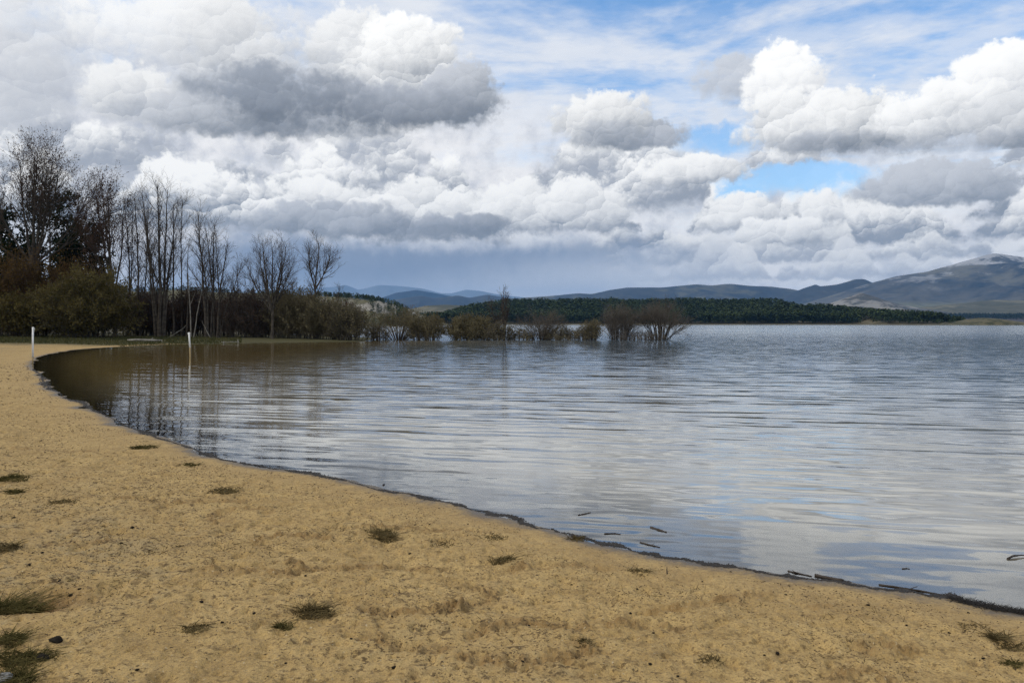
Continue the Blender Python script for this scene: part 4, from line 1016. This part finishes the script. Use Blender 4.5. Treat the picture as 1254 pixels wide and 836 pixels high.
m_stone, b = mat('pale_stone'); P = b.node('ShaderNodeTexCoord').outputs['Object']
finish(b, princ(b, b.mix(b.noise(P, 6, 4, 0.6), (0.26, 0.26, 0.22), (0.48, 0.47, 0.40)), 0.9))
m_greystone, b = mat('grey_stone'); P = b.node('ShaderNodeTexCoord').outputs['Object']
finish(b, princ(b, b.mix(b.rng(b.noise(P, 30, 4, 0.65), 0.4, 0.6), (0.05, 0.048, 0.042), (0.24, 0.235, 0.22)), 0.9))
m_dark, b = mat('black_wet_stone'); P = b.node('ShaderNodeTexCoord').outputs['Object']
finish(b, princ(b, b.mix(b.noise(P, 40, 3, 0.6), (0.010, 0.009, 0.008), (0.035, 0.029, 0.022)), 0.95, None, 0.05))
x, y, z = on_beach(314, 421.0)
blob('boulder', 'pale greenish boulder at the edge of the water below the thicket', 'boulder', x, y, 0.12, 0.26, 0.22, 0.36, m_stone, 5, rough=0.2)
x, y, z = on_beach(337, 421.0)
blob('boulder', 'small grey boulder in the water at the foot of the spreading tree', 'boulder', x, y, 0.08, 0.16, 0.14, 0.22, m_stone, 6, rough=0.2)
x, y = wpt(283, 420.6); rail = thing('low_rail', 'low wooden rail on short posts at the waterline right of the green bank', 'rail', (x, y, 0)); k = m_per_px(y)
tube_obj('bar', [(-0.9, 0, 0.14), (0.0, 0.02, 0.16), (0.75, 0, 0.15)], 0.03, m_pale, rail, 8)
tube_obj('upright', [(0.62, 0.06, -0.4), (0.62, 0.06, 0.40)], 0.04, m_pale, rail, 8)
tube_obj('upright', [(-0.7, 0.06, -0.4), (-0.7, 0.06, 0.20)], 0.04, m_pale, rail, 8)
x, y, z = on_beach(294, 420.4)
blob('boulder', 'pale boulder against the right end of the low rail', 'boulder', x, y, 0.12, 0.17, 0.15, 0.17, m_stone, 8, rough=0.2)
x, y, z = on_beach(178, 414.8)
lg = thing('driftwood_log', 'long bleached driftwood log lying on the green bank under the thicket', 'log', (x, y, z + 0.10))
tube_obj('stem', [(-1.7, 0.1, 0.03), (-0.8, 0, 0.05), (0.4, 0.05, 0.02), (1.6, -0.1, 0.0)], [0.09, 0.13, 0.12, 0.08], m_pale, lg, 10)
tube_obj('branch_stub', [(0.5, 0, 0.08), (0.7, 0.05, 0.25)], [0.05, 0.03], m_pale, lg, 8)
# distant mooring post beyond the islet
x, y = wpt(1243, 397.7); mp = thing('mooring_post', 'tiny dark mooring post in the water right of the islet', 'post', (x, y, 0))
tube_obj('pile', [(0, 0, -1), (0, 0, 3.2)], 0.35, m_dark, mp, 8)
tube_obj('cap', [(0, 0, 3.2), (0, 0, 3.9)], [0.6, 0.4], m_dark, mp, 8)
# bushes of the islet
for i, (px, hw, tp) in enumerate(((1150, 7, 388.5), (1166, 6, 389), (1188, 5, 391), (1200, 6, 390.5), (1213, 5, 392), (1222, 4, 393))):
    yy = 735.0 + 6 * (i % 3); xx = (px - CX) * yy / F
    rng = np.random.RandomState(2000 + i); h = (397 - tp) * yy / F; w = hw * yy / F
    zz = float(np.interp(0, [0], [0])) + 0.6
    tri = conifer_tris(rng, 260, h * 1.0, w, 0.05, 0.16); tri[..., 2] *= 0.9
    r_ = thing('islet_bush', ('dark bush at the left tip of the grassy islet', 'dark bush on the left shoulder of the grassy islet', 'small bush halfway along the grassy islet', 'brownish bush on the crown of the grassy islet',
               'low bush on the right slope of the grassy islet', 'last low bush at the right end of the grassy islet')[i], 'bush', (xx, yy, zz))
    v = tri.reshape(-1, 3); obj('foliage', mesh_np('foliage', v, np.arange(len(v)).reshape(-1, 3), False), m_pine if i < 3 else m_rust, r_)
    P_ = np.array([[0, 0, -0.6], [0.1, 0, h * 0.5], [0, 0.1, h * 0.8]], float)[None]; v, f = tubes([(P_, np.array([[0.14, 0.1, 0.04]]))], 6); obj('stems', mesh_np('stems', v, f), m_bark, r_)

# ------------------------------------------------------------------ grass tufts on the sand
m_tuft = leaf_mat('dry_tuft', (0.085, 0.064, 0.028), (0.230, 0.175, 0.082), 6.0)
m_tuftg = leaf_mat('green_tuft', (0.058, 0.052, 0.018), (0.170, 0.140, 0.054), 6.0)
def tuft(label, px, py, wpx, hpx, m, seed, dens=1.0, name='grass_tuft', cat='grass tuft', group=None):
    rng = np.random.RandomState(3000 + seed); x, y, z = on_beach(px, py); k = m_per_px(y); w = wpx * k * 0.5; h = hpx * k * 0.95
    n = int(170 * dens * max(1.0, wpx / 40)); Q = 5
    q = np.sqrt(rng.rand(n)); a = rng.rand(n) * 6.28
    dp = 0.75 + 0.3 * rng.rand()
    # uneven: a few clumps inside the tuft
    cl = rng.randint(0, 5, n); cc = rng.uniform(-0.62, 0.62, (5, 2))
    bx = (cc[cl, 0] + np.cos(a) * q * 0.58) * w; by = (cc[cl, 1] + np.sin(a) * q * 0.58) * w * dp
    bz = beach_z(bx + x, by + y) - z
    d = rng.randn(n, 2) * 1.25; L = h * rng.uniform(0.4, 1.25, n) * (1 - 0.3 * q)
    t = np.linspace(0, 1, Q)[None]
    P = np.stack([bx[:, None] + d[:, :1] * L[:, None] * t ** 1.6, by[:, None] + d[:, 1:] * L[:, None] * t ** 1.6, bz[:, None] - 0.004 + L[:, None] * (t - 0.25 * t ** 2.5)], -1)
    Rr = (0.0020 + 0.0016 * rng.rand(n))[:, None] * (1 - 0.75 * t) * max(1.0, y / 6)
    v, f = tubes([(P, Rr)], 3)
    o = obj(name, mesh_np(name, v, f), m, None, (x, y, z)); return tag(o, label, cat, group)
G = (
    ('dark green grass clump at the left edge, largest on the sand', 12, 752, 62, 24, m_tuftg, 2.6),
    ('dark grass clump at the left edge below the largest clump', 8, 786, 44, 15, m_tuftg, 2.0),
    ('sparse dark grass mat at the left edge near the bottom corner', 26, 806, 72, 12, m_tuftg, 1.6),
    ('grass blades at the bottom left corner around a pale stone', 14, 832, 60, 16, m_tuftg, 1.6),
    ('dark dry tuft at the left edge beside two black stones', 6, 672, 34, 12, m_tuft, 1.3),
    ('flat dark tuft high on the left edge of the sand', 16, 586, 36, 8, m_tuftg, 1.4),
    ('flat dark tuft just below the highest tuft at the left edge', 18, 603, 26, 6, m_tuftg, 1.0),
    ('thin flat grass patch right of the left edge tufts', 78, 615, 40, 5, m_tuft, 0.8),
    ('low green grass patch nearest the left bend of the shore', 180, 549, 30, 6, m_tuftg, 0.9),
    ('faint green grass patch above the flat brown tuft', 235, 570, 24, 4, m_tuftg, 0.6),
    ('flat brown tuft mid-left, between shore and scuffed hollow', 270, 600, 44, 6, m_tuft, 1.2),
    ('dry brown tuft standing alone on the middle of the sand', 470, 654, 44, 11, m_tuft, 1.5),
    ('dry flat tuft right of the lone brown tuft', 614, 686, 34, 9, m_tuft, 1.1),
    ('thin smear of dry grass above the flat middle tuft', 608, 658, 36, 4, m_tuft, 0.7),
    ('dry twiggy tuft in the lower left part of the sand', 384, 752, 50, 15, m_tuft, 1.3),
    ('small bright green tuft left of the twiggy tuft', 350, 768, 24, 10, m_tuftg, 0.8),
    ('flat dark tuft left of the small green tuft', 240, 770, 44, 7, m_tuft, 0.9),
    ('dry grass strands beside the dark sand hollow', 545, 668, 40, 4, m_tuft, 0.5),
    ('small dry tuft close to the shore, right of centre', 704, 661, 30, 6, m_tuft, 0.7),
    ('pair of dry sprigs below the shore, right of centre', 785, 700, 34, 6, m_tuft, 0.6),
    ('dark bushy tuft near the right edge of the sand', 1222, 781, 22, 12, m_tuft, 1.0),
    ('flat dry tuft just below the dark bushy tuft at the right', 1240, 794, 40, 8, m_tuft, 0.8),
    ('thin dry tuft below the right end of the shore', 1196, 769, 40, 5, m_tuft, 0.5),
    ('flat grey-green tuft low in the right half of the sand', 870, 808, 40, 6, m_tuft, 0.6),
    ('dry sprig low in the middle of the sand', 720, 786, 26, 6, m_tuft, 0.5),
    ('low green sprig at the bottom right of the sand', 1238, 812, 26, 8, m_tuftg, 0.6),
)
for i, (lab, px, py, w_, h_, m_, dn) in enumerate(G): tuft(lab, px, py, w_, h_, m_, i, dn)

# ------------------------------------------------------------------ stones
st = [(162, 646, 3.2), (148, 665, 2.6), (52, 677, 2.8), (36, 692, 2.6), (73, 711, 3.0), (87, 721, 4.0), (97, 721, 2.8), (62, 650, 2.0), (17, 634, 2.6), (120, 652, 2.0), (247, 737, 3.8), (311, 751, 3.0), (374, 705, 2.4),
      (483, 818, 4.4), (480, 752, 2.2), (430, 782, 2.4), (168, 820, 3.4), (272, 763, 2.8), (573, 642, 1.8), (526, 642, 1.8), (502, 678, 2.4), (648, 766, 3.0), (796, 813, 3.2), (772, 751, 2.6), (800, 775, 2.4), (780, 721, 2.0),
      (952, 800, 4.0), (962, 728, 2.2), (1063, 741, 2.8), (1204, 806, 3.0), (895, 700, 1.6), (936, 802, 2.2), (1162, 774, 2.4), (700, 716, 1.8), (640, 813, 2.6), (860, 712, 1.8), (1186, 750, 2.0), (1110, 765, 2.2), (830, 828, 2.8), (350, 812, 2.6)]
for i, (px, py, s_) in enumerate(st):
    x, y, z = on_beach(px, py); k = m_per_px(y); r = s_ * k * 0.72
    blob('stone', 'small black stone lying on the open sand', 'stone', x, y, z + r * 0.25, r * 1.15, r * 0.9, r * 0.6, m_dark, 60 + i, 'small black stones scattered on the sand', rough=0.5)
for lab, px, py, s_ in (('large black clod at the end of the dark grass at the left', 70, 786, 7.5), ('black clod by the grass near the bottom left corner', 52, 807, 5.5)):
    x, y, z = on_beach(px, py); k = m_per_px(y); blob('clod', lab, 'clod', x, y, z + s_ * k * 0.3, s_ * k, s_ * k * 0.9, s_ * k * 0.8, m_dark, int(px), rough=0.7, sub=3)
x, y, z = on_beach(6, 833); k = m_per_px(y)
blob('stone', 'pale grey stone in the grass at the bottom left corner', 'stone', x, y, z + 0.01, 11 * k, 9 * k, 7 * k, m_greystone, 31, rough=0.3, sub=3)

# ------------------------------------------------------------------ driftwood in and by the water
m_wet, b = mat('wet_driftwood'); P = b.node('ShaderNodeTexCoord').outputs['Object']
finish(b, princ(b, b.mix(b.noise(P, 20, 4, 0.6), (0.018, 0.013, 0.009), (0.060, 0.042, 0.028)), 0.6))
def stick(label, pts, rpx, seed, name='stick', cat='stick', water=True, fork=None, taper=(1, 0.5)):
    pp = []
    for px, py, up in pts:
        x, y = wpt(px, py)
        z = max(float(beach_z(np.array([x]), np.array([y]))[0]), -0.005) if not water else 0.0
        pp.append((x, y, z + (up * 0.15 if water else up)))
    k = m_per_px(pp[0][1]); o = np.array(pp[0]); pp = np.array(pp) - o
    t = thing(name, label, cat, tuple(o)); n = 9
    q = np.stack([np.interp(np.linspace(0, 1, n), np.linspace(0, 1, len(pp)), pp[:, i]) for i in range(3)], -1)
    rng = np.random.RandomState(seed); q[1:-1] += rng.randn(n - 2, 3) * np.array([1, 1, 0.5]) * rpx * k * 0.16
    tube_obj('stem', q, rpx * k * np.linspace(taper[0], taper[1], n) * rng.uniform(0.85, 1.15, n), m_wet, t, 8)
    if fork: 
        i = n // 2; e = q[i] + np.array(fork) * k
        tube_obj('twig', [q[i], (q[i] + e) / 2 + rng.randn(3) * k, e], [rpx * k * 0.55, rpx * k * 0.4, rpx * k * 0.25], m_wet, t, 6)
    return t
stick('thin stick afloat off the middle of the beach, tilted up to the right', [(708, 630.5, 0.0), (715, 629.5, 0.012), (723, 627.5, 0.02)], 1.1, 1)
stick('short thick floating chunk of dark wood off the beach', [(797, 645.5, 0.008), (806, 648.5, 0.014), (816, 651.5, 0.01)], 1.9, 2)
stick('straight thin stick lying in the shallows just off the shore', [(740, 653.5, 0.01), (752, 653, 0.012), (760, 654, 0.01)], 1.0, 3)
stick('twiggy dark sprig in the shallows at the shoreline', [(784, 664, 0.01), (795, 667, 0.02), (808, 670, 0.012)], 1.2, 4, fork=(6, -2, 2))
stick('crooked dark stick cut by the right edge, lying in the water', [(1234, 684.5, 0.02), (1241, 682.5, 0.10), (1247, 681.8, 0.10), (1264, 681, 0.04)], 1.5, 5)
stick('small dark chip of wood afloat above the shore log', [(1105, 696.5, 0.006), (1110, 695.8, 0.01), (1114, 696.6, 0.006)], 1.0, 6, name='wood_chip', cat='wood chip')
stick('thick dark log stranded at the water edge on the right', [(998, 704.5, 0.015), (1015, 708, 0.018), (1032, 711.5, 0.015)], 2.3, 7, name='log', cat='log', taper=(0.9, 1.0))
stick('tangled dark branch stranded just left of the shore log', [(965, 699, 0.008), (978, 702, 0.014), (994, 705.5, 0.01)], 1.2, 8, fork=(-7, 4, 3))
stick('long thin dark branch lying along the waterline at the right', [(1076, 716, 0.01), (1100, 719, 0.02), (1130, 724, 0.015), (1158, 729, 0.01)], 1.3, 9, fork=(10, 3, 2))
stick('short dark twig standing up in the sand near the shore', [(817, 705, 0.0), (816.5, 704, 0.05)], 0.9, 10, water=False)
stick('short dark stick at the shore left of the wrack clump', [(469, 594, 0.01), (471, 593, 0.05)], 1.0, 11)
# ------------------------------------------------------------------ line of wrack and silt along the water's edge
rng = np.random.RandomState(12)
def chips(name, label, cat, cx, cy, cz, size, m, flat=0.35, elong=2.5):
    n = len(cx); a = rng.rand(n) * 6.28; L = size * rng.uniform(0.5, 1.6, n); e = rng.uniform(0.4, 1, n) * elong
    ux = np.stack([np.cos(a), np.sin(a), rng.randn(n) * 0.15], -1) * (L * e * 0.5)[:, None]
    uy = np.stack([-np.sin(a), np.cos(a), rng.randn(n) * 0.15], -1) * (L * 0.5)[:, None]
    uz = np.stack([0 * a, 0 * a, L * flat], -1)
    c = np.stack([cx, cy, cz], -1)
    v = np.stack([c - ux, c - uy * 0.8 + ux * 0.2, c + ux, c + uy, c + uz + ux * 0.1], 1).reshape(-1, 3)
    i = (np.arange(n) * 5)[:, None]
    f = np.stack([i + [0, 1, 4], i + [1, 2, 4], i + [2, 3, 4], i + [3, 0, 4]], 1).reshape(-1, 3)
    return tag(obj(name, mesh_np(name, v, f, False), m), label, cat, kind='stuff')
m_wrack, b = mat('dark_wrack'); P = pos(b)
finish(b, princ(b, b.mix(b.noise(P, 14, 3, 0.6), (0.010, 0.010, 0.011), (0.050, 0.042, 0.034)), 0.55))
sp = np.array([wpt(*p) for p in shore_px[:44]]); seg = np.hypot(*(sp[1:] - sp[:-1]).T); cum = np.concatenate([[0], np.cumsum(seg)])
# sample evenly in picture length so that the near shore is dense enough
spx = np.array(shore_px[:44], float); cpx = np.concatenate([[0], np.cumsum(np.hypot(*(spx[1:] - spx[:-1]).T))])
n = 26000; u = rng.rand(n) * cpx[-1]; fx = np.interp(u, cpx, sp[:, 0]); fy = np.interp(u, cpx, sp[:, 1])
dd = np.hypot(fx, fy)
den = fbm(u / 22.0, u * 0, 3, 61)
off_ = rng.randn(n) * (0.006 + 0.0018 * dd) * (0.10 + den ** 2 * 2.6) + (fbm(u / 14.0, u * 0 + 5, 3, 3) - 0.5) * (0.10 + 0.003 * dd) - 0.03
nx_, ny_ = 0.45, 0.9
fx = fx + off_ * nx_; fy = fy + off_ * ny_
sdv_ = signed(fx, fy); 
k = (rng.rand(n) < smooth(0.32, 0.62, den) * 0.85 + 0.12)
fx, fy, dd = fx[k], fy[k], dd[k]
zz = np.maximum(beach_z(fx, fy), 0.0) + 0.002
chips('wrack_line', 'dark line of plant wrack and silt along the water edge', 'wrack', fx, fy, zz, 0.002 + 0.0009 * dd, m_wrack, 0.30, 3.4)
# reedy dark fringe at the right end of the shore
n = 1200; u = rng.uniform(1165, 1262, n); v_ = np.interp(u, (1165, 1200, 1254, 1262), (733, 741, 750, 751)) + rng.randn(n) * 1.8
q = [wpt(a, c) for a, c in zip(u, v_)]; q = np.array(q); zq = np.maximum(beach_z(q[:, 0], q[:, 1]), 0.0)
d2_ = rng.randn(n, 2) * 0.03; L = rng.uniform(0.006, 0.022, n); t = np.linspace(0, 1, 4)[None]
P_ = np.stack([q[:, :1] + d2_[:, :1] * t, q[:, 1:] + d2_[:, 1:] * t, zq[:, None] + L[:, None] * t], -1)
vv, ff = tubes([(P_, np.full((n, 4), 0.0016) * (1 - 0.6 * t))], 3)
tag(obj('wrack_fringe', mesh_np('wrack_fringe', vv, ff), m_wrack), 'matted dark rootlets edging the water at the right end of the beach', 'wrack', kind='stuff')
# ------------------------------------------------------------------ plant litter strewn over the sand
n = 240000
r_ = np.exp(rng.uniform(math.log(2.6), math.log(45), n)); a_ = rng.uniform(R(-50), R(46), n)
fx, fy = r_ * np.sin(a_), r_ * np.cos(a_); sdl = signed(fx, fy)
den = fbm(fx * 0.9, fy * 0.9, 4, 33) * 0.6 + fbm(fx * 4.5, fy * 4.5, 2, 34) * 0.4
k = (sdl > 0.25) & (rng.rand(n) < smooth(0.44, 0.64, den) * 0.95 + 0.07) & (fy < 50)
fx, fy, r_ = fx[k], fy[k], r_[k]
m_litter, b = mat('dead_litter'); P = pos(b)
finish(b, princ(b, b.mix(b.noise(P, 30, 2, 0.6), (0.022, 0.016, 0.010), (0.14, 0.095, 0.050)), 0.9))
chips('plant_litter', 'fine dark plant litter strewn over the sand', 'litter', fx, fy, beach_z(fx, fy), (0.0016 + 0.00055 * r_) * rng.uniform(0.5, 1.5, len(r_)), m_litter, 0.5, 3.6)

# sparse dead stubble in patches
n = 42000
r_ = np.exp(rng.uniform(math.log(2.8), math.log(24), n)); a_ = rng.uniform(R(-48), R(44), n); fx, fy = r_ * np.sin(a_), r_ * np.cos(a_)
den = fbm(fx * 0.8, fy * 0.8, 3, 53) * 0.55 + fbm(fx * 3.2, fy * 3.2, 2, 54) * 0.45
k = (signed(fx, fy) > 0.7) & (rng.rand(n) < smooth(0.54, 0.72, den) * (0.35 + 0.65 * smooth(1.0, -4.0, fx)))
fx, fy, r_ = fx[k], fy[k], r_[k]; n = len(fx); t = np.linspace(0, 1, 3)[None]; d2_ = rng.randn(n, 2) * 0.03; L = rng.uniform(0.006, 0.03, n)
P_ = np.stack([fx[:, None] + d2_[:, :1] * t, fy[:, None] + d2_[:, 1:] * t, beach_z(fx, fy)[:, None] - 0.002 + L[:, None] * t], -1)
vv, ff = tubes([(P_, (0.0012 + 0.00022 * r_)[:, None] * (1 - 0.6 * t))], 3)
tag(obj('stubble', mesh_np('stubble', vv, ff), m_tuft), 'thin dead grass stubble in patches over the sand', 'stubble', kind='stuff')
